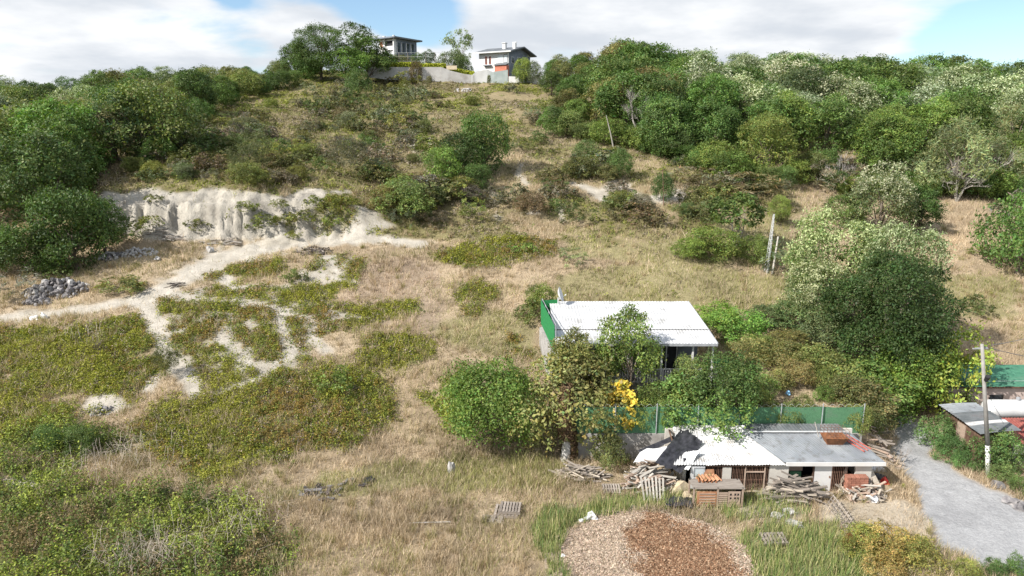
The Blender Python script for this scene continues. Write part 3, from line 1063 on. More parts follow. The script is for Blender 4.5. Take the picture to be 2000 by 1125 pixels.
# ---------------------------------------------------------------- trees and bushes
def crown_arrays(seed, h, r, base, n_leaf, leaf, nl=16, lobe=.46, up=.35, aspect=.55, pale=0.0, thin=0.0, squash=1.0, spiky=0.0, patchy=.2):
    """limb masses (lobes) carrying leaf sprays (clumps) carrying leaves"""
    g = np.random.default_rng(seed)
    hz = (h - base) / 2
    cen = np.array([0, 0, base + hz])
    rad = np.array([r * g.uniform(.85, 1.1), r * g.uniform(.85, 1.1), hz])
    i = np.arange(nl) + .5
    ph = np.arccos(1 - 1.8 * i / nl)
    th = math.pi * (1 + 5 ** .5) * i + g.normal(size=nl) * .5
    dirs = np.stack([np.cos(th) * np.sin(ph), np.sin(th) * np.sin(ph), np.cos(ph)], 1)
    k = .64 * g.uniform(.86, 1.12, nl)
    lc = cen + dirs * rad * k[:, None]
    lc[:, :2] *= squash ** (dirs[:, 2:3] > .4)
    lr = lobe * min(r, hz * 1.2) * g.uniform(.75, 1.2, nl)
    # sprays on the outside of each limb mass
    w = lr ** 2
    ns = max(30, int(n_leaf / 26))
    sl = g.choice(nl, ns, p=w / w.sum())
    sd = unit(g.normal(size=(ns, 3)) + .8 * dirs[sl] + np.array([0, 0, up * .6]))
    reach = g.uniform(.72, 1.08, ns) + (g.random(ns) < .10 + spiky) * g.uniform(.1, .45, ns)
    sc = lc[sl] + sd * (lr[sl] * reach)[:, None] * np.array([1, 1, .85])
    inn = g.random(ns) < .10
    sc[inn] = cen + (sc[inn] - cen) * g.uniform(.4, .85, (inn.sum(), 1))
    sr = lr[sl] * g.uniform(.22, .46, ns)
    tilt = unit(sd * .8 + g.normal(size=(ns, 3)) * .45 + np.array([0, 0, up]))
    stone = (1 + patchy * g.normal(size=nl))[sl] * (1 + .16 * g.normal(size=ns))
    wl2 = sr ** 1.4
    which = g.choice(ns, n_leaf, p=wl2 / wl2.sum())
    q = g.normal(size=(n_leaf, 3))
    flat = tilt[which]
    q = q - .55 * flat * np.sum(q * flat, 1, keepdims=True)
    P = sc[which] + q * (sr[which] * .62)[:, None]
    P[:, 2] = np.where(P[:, 2] < base * .4 + .02, base * .4 + .02 + g.random(n_leaf) * .2, P[:, 2])
    nn = unit(flat * .8 + g.normal(size=(n_leaf, 3)) * .5)
    sz = leaf * g.uniform(.35, 1.45, n_leaf)
    tone = (stone[which] * (1 + .11 * g.normal(size=n_leaf))).clip(.4, 1.8)
    colr = np.stack([tone * (1 + .14 * g.normal(size=n_leaf)), tone, tone * (1 + .1 * g.normal(size=n_leaf))], 1).clip(.25, 2.2)
    if pale:
        fs_ = (sd[:, 2] > -.15) & (g.random(ns) < pale * sstep(-.35, .55, (sc[:, 2] - cen[2]) / hz))
        fl = fs_[which] & (np.sum(q * flat, 1) > -.15) & (g.random(n_leaf) < .8)
        colr[fl] = np.array([3.1, 2.6, 4.0]) * g.uniform(.75, 1.15, (fl.sum(), 1))
    if thin:
        kp = g.random(n_leaf) > thin
        P, nn, sz, colr = P[kp], nn[kp], sz[kp], colr[kp]
    V, F, kk = leaf_arrays(P, nn, sz, aspect, g)
    return V, F, kk, np.repeat(colr, 4, 0), lc


def crown_mesh(name, *a, **k):
    V, F, kk, c, lc = crown_arrays(*a, **k)
    me = mesh_arrays(name, V, F, kk, c)
    me.materials.append(M['leaf'])
    return me, lc


def limbs_mesh(name, seed, lc, base, r0, mat, stems=1, top=.55):
    g = np.random.default_rng(seed)
    mb = MB()
    for s_ in range(stems):
        off = Vector((g.normal() * .12, g.normal() * .12, 0)) * (stems > 1) * 2
        topz = base + (max(l[2] for l in lc) - base) * top
        fork = Vector((g.normal() * .25 + off.x * 2.5, g.normal() * .25 + off.y * 2.5, max(base * .75, .4)))
        tip = Vector((fork.x * 1.3, fork.y * 1.3, topz))
        rr = r0 / math.sqrt(stems)
        mb.path([off + Vector((0, 0, -.35)), off + Vector((0, 0, .05)), fork, tip], [rr * 1.45, rr * 1.1, rr * .8, rr * .35], 7)
        pick = g.permutation(len(lc))[:9]
        for i in pick:
            e = Vector(lc[i])
            f0 = fork.lerp(tip, float(g.random()) * .85)
            midp = f0.lerp(e, .55) + Vector((0, 0, .12 * (e - f0).length))
            mb.path([f0, midp, e], [rr * .42, rr * .26, rr * .08], 5)
    me = mb.mesh(name, smooth=True)
    me.materials.append(mat)
    return me


PROTO = {}


def make_proto(key, n, fn):
    PROTO[key] = [fn(i) for i in range(n)]


def proto(seed, h, r, base, n_leaf, leaf, trunk_r=.2, bark='bark', stems=1, **k):
    cm, lc = crown_mesh('crown', seed, h, r, base, n_leaf, leaf, **k)
    return dict(crown=cm, trunk=limbs_mesh('trunk', seed + 1, lc, base, trunk_r, M[bark], stems), h=h, r=r)


make_proto('oak', 3, lambda i: proto(300 + i, 9, 3.6, .5, 14000, .12, .26, nl=26, lobe=.38, up=.55))
make_proto('acacia', 3, lambda i: proto(320 + i, 9, 3.3, .5, 14000, .11, .2, nl=28, lobe=.33, aspect=.42, spiky=.1, up=.6))
make_proto('blossom', 3, lambda i: proto(340 + i, 9, 3.5, .3, 13000, .12, .24, nl=26, lobe=.38, pale=.95, aspect=.45, up=.5))
make_proto('willow', 2, lambda i: proto(360 + i, 8, 3.2, 1.0, 6500, .20, .2, nl=18, lobe=.4, aspect=.16, spiky=.25, up=.1))
make_proto('bushy', 3, lambda i: proto(380 + i, 5, 3.0, .1, 11000, .092, .16, nl=22, lobe=.4, up=.5, spiky=.1))
make_proto('shrub', 4, lambda i: proto(400 + i, 1.6, 1.15, 0.0, 1500, .075, .05, nl=11, lobe=.5, spiky=.15))
make_proto('broom', 3, lambda i: proto(420 + i, 1.7, 1.1, 0.0, 1100, .13, .05, nl=12, lobe=.45, aspect=.14, spiky=.4, up=.8))
make_proto('pine', 2, lambda i: proto(440 + i, 9, 2.9, 1.2, 6500, .16, .22, nl=26, lobe=.34, aspect=.25, spiky=.2))

TREES = []        # (object, px, py of the top) for the labels below


def plant(kind, loc, h, tone, label, cat='tree', group=None, name=None, wide=1.0, parts=True, var=None, sink=.08):
    ps = PROTO[kind]
    p = ps[random.randrange(len(ps)) if var is None else var % len(ps)]
    s = h / p['h']
    loc = Vector(loc)
    loc.z -= sink
    nm = name or 'broadleaf_tree'
    rz = random.random() * 6.28
    sc = (s * wide * random.uniform(.93, 1.07), s * wide * random.uniform(.93, 1.07), s)
    bright = random.uniform(.78, 1.2)
    t = [v * bright * random.uniform(.93, 1.07) for v in tone]
    if parts:
        root = empty(nm, loc, label, cat, group, rz)
        root.scale = sc
        tr = link('trunk', p['trunk'], None, root)
        cr = link('crown', p['crown'], None, root)
    else:
        root = cr = link(nm, p['crown'], None, None, loc, (0, 0, rz))
        root.scale = sc
        tag(root, label, cat, group)
    cr.color = (*t, 1)
    return root


T_DARK, T_MID, T_BRIGHT = (.078, .125, .034), (.105, .165, .042), (.165, .215, .05)
T_BLUE, T_BROWN, T_OLIVE, T_WILLOW, T_PALE = (.085, .125, .055), (.165, .155, .058), (.14, .165, .052), (.24, .25, .125), (.125, .165, .068)
TONES = [('dark green', T_DARK, 'oak'), ('deep green', T_MID, 'oak'), ('mid green', T_MID, 'acacia'), ('light green', T_BRIGHT, 'acacia'), ('pale-flowered', T_PALE, 'blossom'),
         ('brownish green', T_BROWN, 'oak'), ('olive green', T_OLIVE, 'bushy'), ('blue-green', T_BLUE, 'acacia'), ('grey-green feathery', T_WILLOW, 'willow')]


def edge_Y(edge):
    pts = []
    for px, py in edge:
        g_ = ground(px, py)
        pts.append((g_.x / g_.y, g_.y))
    a = np.array(pts)
    return a


LE, RE = edge_Y(L_EDGE), edge_Y(R_EDGE)


def wood(side, spacing, seed, marks):
    g = np.random.default_rng(seed)
    cand = []
    edge = LE if side == 'l' else RE
    for yy in np.arange(58, 172, spacing):
        for xx in np.arange(-150, 150, spacing):
            x, y = xx + g.normal() * spacing * .24, yy + g.normal() * spacing * .24
            az = x / y
            if side == 'l':
                o = np.argsort(edge[:, 0])
                if az < -1.05 or az > edge[:, 0].max():
                    continue
                yf = np.interp(az, edge[o, 0], edge[o, 1])
            else:
                if az > .95 or az < edge[0, 0]:
                    continue
                yf = np.interp(az, edge[:, 0], edge[:, 1])
            if y < yf:
                continue
            if side == 'l' and y < yf + 6 and az > -.66 and az < -.5 and y < 74:
                continue
            cand.append((y, x))
    cand.sort()
    sky_ = {}
    out = []
    for y, x in cand:
        z = gz(x, y)
        px, py = project(x, y, z)
        depth = y * cp - (z - CAMZ) * sp
        edgeness = 1.0
        h = g.uniform(7.0, 11.5)
        if side == 'r' and y > 110:
            h *= 1.12
        if side == 'l' and y > 92:
            h *= .72
        if side == 'l' and px > 330:
            h = g.uniform(3.2, 5.5)
        if side == 'l' and px > 480:
            h = g.uniform(2.6, 4.2)
        if side == 'r' and px < 1180:
            h = g.uniform(4.5, 6.5)
        tx, ty = project(x, y, z + h)
        w = FPX * h * .30 / depth
        cols = range(int((px - w) // 12), int((px + w) // 12) + 1)
        vis = sum(1 for c in cols if sky_.get(c, 2000) > ty + 4)
        if vis < max(1, len(cols) * .52) or px < -160 or px > 2160:
            continue
        for c in cols:
            sky_[c] = min(sky_.get(c, 2000), ty + .2 * h * FPX / depth)
        out.append((float(px), float(ty), x, y, z, h))
    for px, ty, x, y, z, h in out:
        pn = fbm(x * .05, y * .05, 77, 2)
        rr = g.random()
        top = y > (100 if px > 1340 else 118)
        if side == 'r':
            if top and rr < (.62 if px > 1340 else .2):
                k = 4
            elif px < 1330:
                k = g.choice([1, 1, 0, 5, 2, 0])
            elif px > 1780 and y < 100:
                k = g.choice([8, 6, 3, 2])
            else:
                k = g.choice([1, 2, 2, 3, 1, 7, 2, 1, 0, 0])
        else:
            if px < 330 and rr < .28 and y > 95:
                k = 4
            elif px > 330:
                k = g.choice([6, 5, 1, 6])
            else:
                k = g.choice([0, 1, 2, 7, 0, 6, 8, 5])
        nm, tone, kind = TONES[int(k)]
        if kind == 'bushy':
            pass
        near = min(marks, key=lambda m_: abs(m_[0] - px))
        band = 'skyline' if ty < 175 and y > 112 else ('wood-edge' if y < 92 else 'mid-wood')
        o = plant(kind, (x, y, z), h, tone, f"{nm} {band} tree {near[1]}", 'tree', 'trees of the left-hand wood' if side == 'l' else 'trees of the right-hand wood',
                  wide=1.1 if h > 6 else 1.3)
        TREES.append((o, px))


wood('r', 5.7, 501, [(1110, 'next to the white boundary wall'), (1240, 'around the bare grey tree'), (1370, 'above the clay scar'), (1500, 'above the lattice mast'),
                     (1640, 'behind the pale-flowered lane tree'), (1780, 'left of the dead white tree'), (1890, 'behind the dead white tree'), (2020, 'at the right border')])
wood('l', 6.1, 502, [(-100, 'outside the left border'), (30, 'at the left border'), (130, 'above the dark rock pile'), (230, 'above the pale stones'), (340, 'above the bare bank'), (440, 'over the shaded bank'),
                     (540, 'just left of the big ridge oak')])


def plant_at(kind, px, py, hpx, tone, label, cat='tree', wide=1.0, name=None, parts=True, group=None, var=None):
    g_ = ground(px, py)
    depth = g_.y * cp - (g_.z - CAMZ) * sp
    return plant(kind, g_, hpx * depth / FPX * 1.03, tone, label, cat, group, name, wide, parts, var)


# single trees and clumps on the slope: (kind, px, base row, height in rows, tone, label, wide)
for a in [
    ('bushy', 948, 340, 112, T_MID, 'tallest of the dark green trees alone on the middle slope', 'tree', .72),
    ('bushy', 908, 345, 82, T_DARK, 'broad green tree second of the lone clump on the middle slope', 'tree', 1.1),
    ('bushy', 862, 362, 74, T_BRIGHT, 'round green bush tree at the lower end of the lone clump', 'tree', 1.0),
    ('bushy', 932, 372, 50, T_DARK, 'small dark bush at the foot of the lone clump', 'bush', 1.0),
    ('bushy', 905, 378, 34, T_BROWN, 'low brown bush below the lone tree clump', 'bush', 1.4),
    ('bushy', 1135, 352, 46, T_OLIVE, 'olive bush on the lip of the clay scar', 'bush', 1.25),
    ('bushy', 1208, 348, 52, T_DARK, 'dark green bush on the clay scar', 'bush', .95),
    ('shrub', 1170, 318, 28, T_BRIGHT, 'bright yellow-green bush left of the leaning trunk', 'bush', 1.3),
    ('bushy', 1295, 395, 52, T_DARK, 'dark bush growing round the thin brown post', 'bush', .75),
    ('broom', 1350, 372, 42, (.2, .17, .10), 'brown broom shrub above the clay scar', 'bush', 2.2),
    ('broom', 1450, 388, 46, (.19, .16, .09), 'wide brown broom shrub near the straw patch', 'bush', 2.4),
    ('shrub', 1400, 395, 36, T_OLIVE, 'olive shrub under the brown broom', 'bush', 1.4),
    ('broom', 1360, 440, 50, T_OLIVE, 'spiky olive shrub above the red bare soil', 'bush', 1.4),
    ('bushy', 1395, 508, 62, T_BRIGHT, 'wide green bramble bush left of the slim young tree', 'bush', 1.45),
    ('bushy', 1345, 505, 40, T_BRIGHT, 'bright bush at the end of the bramble bank', 'bush', 1.4),
    ('bushy', 1475, 515, 52, T_BRIGHT, 'round green bush between slim tree and lattice mast', 'bush', 1.1),
    ('broom', 1530, 535, 66, (.13, .16, .09), 'grey-green tufted shrub right of the lattice mast', 'bush', 1.1),
    ('acacia', 1520, 440, 62, T_BRIGHT, 'small light green tree behind the top of the lattice mast', 'tree', .9),
    ('willow', 680, 345, 78, (.12, .125, .075), 'grey-olive feathery bush on the heath left of the lone clump', 'bush', 1.2),
    ('willow', 500, 345, 88, (.10, .12, .055), 'feathery green bush above the clay bank', 'bush', 1.0),
    ('bushy', 480, 365, 48, T_OLIVE, 'olive bush on the lip of the clay bank', 'bush', 1.3),
    ('bushy', 700, 190, 50, T_DARK, 'dark shrub below the left end of the villa wall', 'bush', .8),
    ('bushy', 790, 425, 70, T_OLIVE, 'rounded olive bush at the right end of the clay bank', 'bush', 1.5),
    ('bushy', 755, 415, 52, T_BROWN, 'brown bush beside the rounded olive bush', 'bush', 1.3),
    ('willow', 1875, 392, 165, T_WILLOW, 'tall feathery grey-green tree behind the dead white tree', 'tree', 1.0),
    ('willow', 1945, 385, 120, T_WILLOW, 'feathery grey-green tree right of the dead white tree', 'tree', 1.0),
    ('willow', 1800, 385, 90, T_WILLOW, 'short feathery tree left of the dead white tree', 'tree', 1.1),
    ('broom', 1625, 378, 60, (.22, .18, .13), 'dry brown bush at the edge of the straw clearing', 'bush', 1.1),
    ('blossom', 1715, 462, 146, T_PALE, 'cone-shaped pale-flowered tree behind the lane trees', 'tree', .95),
    ('oak', 1790, 458, 92, T_DARK, 'low dark tree right of the cone-shaped pale tree', 'tree', 1.1),
    ('bushy', 1650, 440, 60, T_MID, 'green bush in front of the cone-shaped pale tree', 'bush', 1.2),
    ('bushy', 1985, 535, 155, T_MID, 'dark green tree at the right border of the straw meadow', 'tree', .8),
    ('broom', 1985, 470, 90, (.17, .14, .11), 'brown thicket above the right border tree', 'bush', 1.1),
    ('shrub', 1908, 612, 32, T_OLIVE, 'yellowish shrub on the straw meadow beside the big lane tree', 'bush', 1.2),
    ('shrub', 1935, 505, 26, T_OLIVE, 'flat yellow-green shrub high on the straw meadow', 'bush', 1.7),
    ('bushy', 150, 525, 150, T_DARK, 'dark green bushy tree beside the pale stones', 'tree', .8),
    ('oak', 205, 498, 110, T_DARK, 'dark tree touching the left end of the clay bank', 'tree', 1.0),
    ('bushy', 55, 535, 95, T_DARK, 'dark glossy thicket bush above the grey dry shrub', 'bush', 1.15),
    ('bushy', 115, 528, 72, T_MID, 'green thicket bush in front of the dark bushy tree', 'bush', 1.1),
    ('bushy', -30, 530, 90, T_MID, 'green thicket bush cut by the left border', 'bush', 1.1),
    ('willow', 30, 395, 130, T_WILLOW, 'feathery light tree at the left border', 'tree', .9),
    ('willow', 215, 320, 115, T_WILLOW, 'yellow-grey feathery tree left of the bare bank', 'tree', 1.0),
    ('oak', 130, 420, 190, T_DARK, 'tall dark tree in front of the left wood', 'tree', .95),
    ('oak', 40, 410, 130, T_MID, 'green tree in front of the left wood near the border', 'tree', 1.0),
    ('oak', 385, 232, 92, T_DARK, 'dark olive tree on the edge of the shaded bank', 'tree', 1.15),
    ('shrub', 240, 472, 26, T_OLIVE, 'small yellow-green bush at the foot of the clay bank', 'bush', 1.6),
    ('shrub', 240, 570, 28, T_OLIVE, 'low green bush on the upper side of the track', 'bush', 2.0),
    ('broom', 45, 582, 52, (.26, .23, .19), 'grey dry shrub beside the dark rock pile', 'bush', 1.4),
    ('shrub', 115, 545, 24, T_OLIVE, 'yellow-green shrub behind the dark rock pile', 'bush', 1.6),
    ('bushy', 105, 880, 50, T_MID, 'dark green bush at the left end of the shaded pair', 'bush', 1.2),
    ('bushy', 165, 885, 56, T_MID, 'larger dark green bush with a deep shadow to its right', 'bush', 1.0),
    ('willow', 330, 735, 64, (.13, .145, .055), 'olive feathery bush at the edge of the bare soil', 'bush', 1.0),
    ('shrub', 655, 760, 40, T_BRIGHT, 'bright green shrub at the top of the big heath mat', 'bush', 1.3),
    ('shrub', 575, 550, 24, T_OLIVE, 'green shrub beside the charred debris', 'bush', 1.3),
    ('broom', 1117, 518, 34, (.24, .28, .13), 'pale green pampas tussock on the open slope', 'grass tussock', 1.2),
    ('shrub', 1020, 495, 22, T_BRIGHT, 'green shrub left of the pale pampas tussock', 'bush', 1.6),
    ('bushy', 1055, 610, 55, T_BRIGHT, 'yellow-green bush behind the satellite dish', 'bush', .9),
    ('shrub', 1035, 630, 40, T_OLIVE, 'yellowish shrub left of the green side fence', 'bush', 1.0),
    ('bushy', 1135, 700, 30, T_OLIVE, 'small shrub at the foot of the side fence', 'bush', .8),
]:
    parts = a[6] == 'tree'
    plant_at(a[0], a[1], a[2], a[3], a[4], a[5], a[6], a[7], parts=parts, name={'tree': 'broadleaf_tree', 'bush': 'bush', 'grass tussock': 'grass_tussock'}[a[6]])

# shrubs dotted over the upper hillside, each its own
g = np.random.default_rng(77)
cnt = 0
spots = []
while cnt < 278:
    px, py = g.uniform(260, 1560), g.uniform(165, 445)
    if px < 560 and py < 290 - (px - 260) * .35:
        continue
    if px > 1075 and py < np.interp(px, [p[0] for p in R_EDGE], [p[1] for p in R_EDGE]) + 8:
        continue
    if 182 < px < 770 and 362 < py < 470:
        continue
    if px > 860 and g.random() < .7:
        continue
    if 835 < px < 1000 and 220 < py < 380:
        continue
    spots.append((px, py))
    cnt += 1
for px, py in spots:
    d = g.random()
    kind = 'broom' if d < .35 else ('bushy' if d < .48 else 'shrub')
    tn, tone = [('olive', (.14, .145, .055)), ('green', (.10, .135, .045)), ('grey-brown', (.19, .165, .12)), ('brown', (.16, .13, .07)), ('yellow-green', (.18, .19, .05)), ('grey-green', (.15, .16, .09))][g.integers(0, 6)]
    zone = 'on the heath above the clay bank' if (px < 700 and py > 270) else ('on the hillside below the villa wall' if px < 860 else ('on the grassy slope under the white house' if py < 300 else 'on the eroded slope under the lone tree clump'))
    hpx = g.uniform(15, 38) * (.7 + .5 * (py - 165) / 280)
    o = plant_at(kind, px, py, hpx, tone, f"{tn} {'broom' if kind == 'broom' else 'shrub'} {zone}", 'shrub', wide=g.uniform(1.0, 1.6), parts=False, name='hill_shrub', group='shrubs dotted over the hillside')
    TREES.append((o, px))

# ---------------------------------------------------------------- garden and lane plants
make_proto('fruit', 2, lambda i: proto(460 + i, 4.6, 1.7, .7, 13000, .058, .10, nl=24, lobe=.36, spiky=.2))
make_proto('poplar', 1, lambda i: proto(470 + i, 4.6, 2.3, .05, 22000, .062, .10, nl=24, lobe=.38, stems=3, spiky=.2, up=.5))
make_proto('giant', 1, lambda i: proto(480 + i, 11, 4.6, .5, 40000, .092, .34, nl=40, lobe=.3, aspect=.5, up=.6))
make_proto('giantbloom', 2, lambda i: proto(484 + i, 9, 3.6, .4, 22000, .10, .3, nl=30, lobe=.35, pale=.9, aspect=.4, up=.5))
make_proto('slim', 1, lambda i: proto(490 + i, 5.4, 2.0, 2.0, 2600, .14, .09, 'palebark', stems=3, nl=14, lobe=.42, spiky=.2))
make_proto('gardenbush', 4, lambda i: proto(494 + i, 2.4, 1.5, 0.0, 7500, .052, .05, nl=18, lobe=.4, spiky=.25))
make_proto('airy', 1, lambda i: proto(498, 7, 2.2, 1.6, 2600, .11, .09, 'palebark', stems=2, nl=20, lobe=.4, spiky=.3))
make_proto('cypress', 1, lambda i: proto(499 + i, 2.2, .8, 0.0, 2600, .07, .05, nl=14, lobe=.42, squash=.5, up=.8))

NM = {'tree': 'broadleaf_tree', 'bush': 'bush', 'conifer': 'golden_conifer', 'bramble': 'bramble_bush', 'creeper': 'creeper'}


def plant_Y(kind, px, top, Y, tone, label, cat='tree', wide=1.0, name=None, parts=None, zbase=None, var=None):
    """a plant rooted at distance Y in photo column px whose top shows at row `top`"""
    t = at(px, top, Y)
    z0 = gz(t.x, Y) if zbase is None else zbase
    return plant(kind, (t.x, Y, z0), max(.4, t.z - z0), tone, label, cat, None, name or NM.get(cat, 'bush'), wide, cat == 'tree' if parts is None else parts, var)


G_FRUIT, G_LIME, G_BLUE, G_BROWN = (.17, .205, .06), (.15, .215, .055), (.13, .175, .075), (.235, .205, .075)
for a in [
    ('fruit', 1128, 636, 40.2, (.175, .185, .06), 'ragged fruit tree at the left corner of the cottage', 'tree', .85),
    ('fruit', 1236, 590, 40.3, (.15, .205, .052), 'dense round fruit tree in front of the cottage roof', 'tree', .8),
    ('gardenbush', 1095, 700, 38.6, (.15, .15, .06), 'sprawling bush left under the ragged fruit tree', 'bush', 1.0),
    ('fruit', 1140, 690, 38.8, (.15, .15, .055), 'small fruit tree behind the overgrown column', 'tree', 1.1),
    ('fruit', 1425, 682, 37.8, (.095, .15, .042), 'green lemon tree hanging over the fence and shed', 'tree', 1.15),
    ('gardenbush', 1380, 740, 37.4, (.10, .15, .042), 'leafy bush leaning over the white shed roof', 'bush', 1.3),
    ('gardenbush', 1475, 760, 38.2, G_FRUIT, 'bush right of the green lemon tree', 'bush', 1.0),
    ('gardenbush', 1330, 765, 38.0, (.16, .20, .05), 'light green vine bush behind the green screen fence', 'bush', .9),
    ('fruit', 1350, 690, 39.4, G_FRUIT, 'small tree before the cottage door', 'tree', .8),
    ('fruit', 1560, 585, 50.5, G_BLUE, 'blue-green thicket tree right of the cottage', 'tree', 1.5),
    ('fruit', 1500, 592, 51.5, G_BLUE, 'bluish bushy tree between cottage and thicket', 'tree', 1.4),
    ('fruit', 1615, 600, 48.5, G_BLUE, 'blue-green tree beside the big lane tree', 'tree', 1.2),
    ('gardenbush', 1395, 592, 51.5, (.13, .20, .04), 'bright green vine behind the right end of the cottage', 'bush', 1.6),
    ('gardenbush', 1440, 600, 50.5, (.12, .19, .04), 'bright bush right of the cottage roof', 'bush', 1.2),
    ('gardenbush', 1470, 660, 45.5, G_BROWN, 'brownish bush in the middle of the garden', 'bush', 1.3),
    ('gardenbush', 1530, 665, 45.0, G_BROWN, 'olive brown bush in the garden behind the post', 'bush', 1.3),
    ('gardenbush', 1590, 675, 44.3, (.15, .16, .05), 'green-brown garden bush below the blue-green tree', 'bush', 1.3),
    ('gardenbush', 1650, 690, 43.6, (.14, .17, .05), 'garden bush under the big lane tree', 'bush', 1.3),
    ('gardenbush', 1520, 720, 41.8, (.15, .15, .05), 'bush left of the garden path', 'bush', 1.1),
    ('gardenbush', 1612, 752, 40.4, (.12, .19, .04), 'fresh green shrub above the green fence', 'bush', .9),
    ('gardenbush', 1660, 735, 40.4, (.13, .14, .05), 'dark leaved shrub near the right end of the fence', 'bush', 1.1),
    ('gardenbush', 1690, 745, 40.0, (.17, .15, .07), 'dry brownish bush at the garden corner', 'bush', 1.1),
    ('gardenbush', 1700, 790, 38.6, (.13, .15, .05), 'bush spilling over the right end of the fence', 'bush', .9),
    ('gardenbush', 1645, 800, 37.6, (.15, .18, .05), 'small vine drooping over the green fence', 'bush', .7),
    ('gardenbush', 1570, 770, 39.0, (.15, .16, .05), 'low bush behind the right half of the fence', 'bush', .9),
    ('gardenbush', 1500, 800, 38.0, (.12, .15, .045), 'low leafy bush beside the lemon tree', 'bush', .8),
    ('cypress', 1220, 733, 37.75, (.46, .38, .055), 'golden yellow conifer behind the green fence', 'conifer', .95),
    ('gardenbush', 1195, 848, 36.0, (.13, .15, .05), 'scraggy bush in front of the concrete wall', 'bush', .8),
    ('poplar', 958, 700, 37.6, (.15, .235, .05), 'large leafy bush standing alone in the dry grass', 'tree', .92),
    ('gardenbush', 900, 728, 39.6, (.20, .245, .045), 'yellow-green bush behind the large leafy bush', 'bush', .8),
    ('giant', 1760, 470, 45.5, (.050, .090, .026), 'huge dark tree beside the lane', 'tree', .98),
    ('giantbloom', 1645, 400, 52.0, (.135, .185, .06), 'big pale-flowered tree left of the huge dark tree', 'tree', .88),
    ('giantbloom', 1772, 420, 49.0, (.12, .16, .065), 'pale-flowered tree crowning behind the huge dark tree', 'tree', .72),
    ('giantbloom', 1605, 495, 50.5, (.14, .18, .07), 'low pale-flowered tree over the grey path', 'tree', .85),
    ('poplar', 1790, 640, 43.6, (.12, .19, .035), 'bright green tree at the foot of the huge dark tree', 'tree', .95),
    ('gardenbush', 1735, 705, 43.5, (.13, .19, .035), 'bright green vine bush beside the lane end', 'bush', 1.3),
    ('gardenbush', 1835, 720, 44.0, (.12, .17, .04), 'bush at the right foot of the huge dark tree', 'bush', 1.3),
    ('slim', 1445, 380, 64.5, (.11, .16, .045), 'slim young tree with three pale stems', 'tree', 1.35),
    ('gardenbush', 1832, 812, 38.6, (.085, .14, .045), 'ivy hedge at the upper end of the brown shack', 'bush', .95),
    ('gardenbush', 1858, 850, 37.0, (.085, .14, .045), 'ivy hedge along the lane in front of the brown shack', 'bush', .9),
    ('gardenbush', 1885, 880, 36.0, (.085, .145, .045), 'low ivy mound left of the utility pole', 'bush', .9),
    ('gardenbush', 1910, 900, 35.5, (.10, .15, .045), 'ivy at the foot of the utility pole', 'bush', .7),
    ('gardenbush', 1962, 845, 35.6, (.07, .10, .03), 'dark leafy bush right of the utility pole', 'bush', 1.0),
    ('gardenbush', 1965, 905, 34.2, (.12, .16, .05), 'flowering bush above the stone kerb', 'bush', .9),
    ('gardenbush', 1995, 930, 33.2, (.10, .14, .04), 'bush at the right border above the lane', 'bush', .9),
    ('gardenbush', 1945, 1090, 26.2, (.075, .12, .035), 'green bush in the bottom right corner', 'bush', 1.0),
    ('gardenbush', 1995, 1085, 26.4, (.09, .14, .04), 'second green bush cut by the bottom right corner', 'bush', 1.0),
    ('gardenbush', 1890, 1090, 26.0, (.16, .17, .05), 'yellowish weeds at the bottom edge beside the lane', 'bush', .9),
    ('gardenbush', 1690, 1030, 27.9, (.21, .24, .06), 'yellowing bramble at the left of the autumn thicket', 'bramble', 1.3),
    ('gardenbush', 1742, 1032, 27.5, (.30, .22, .075), 'orange-tinged bramble in the middle of the autumn thicket', 'bramble', 1.3),
    ('gardenbush', 1795, 1052, 27.0, (.29, .26, .08), 'yellow-brown bramble at the right of the autumn thicket', 'bramble', 1.3),
    ('gardenbush', 1660, 1040, 28.4, (.34, .15, .06), 'red-leaved bramble at the left tip of the autumn thicket', 'bramble', .5),
    ('gardenbush', 1730, 1085, 26.2, (.28, .24, .08), 'pale yellow bramble at the bottom edge', 'bramble', 1.5),
    ('gardenbush', 1765, 942, 33.6, (.20, .21, .06), 'yellow-green weeds between shed and lane', 'bush', .5),
    ('gardenbush', 1605, 948, 33.0, (.20, .22, .04), 'yellow-green weeds in front of the white door', 'bush', .6),
    ('gardenbush', 1240, 958, 33.0, (.10, .15, .05), 'weeds at the foot of the leaning boards', 'bush', .3),
    ('broom', 1380, 925, 32.6, (.26, .24, .11), 'dry weeds among the heap beside the pen', 'bush', .5),
]:
    tone = a[4] if max(a[4]) > .22 or a[0].startswith('giant') or a[0] in ('poplar', 'fruit') else tuple(v * 1.2 for v in a[4])
    plant_Y(a[0], a[1], a[2], a[3], tone, a[5], a[6], a[7])
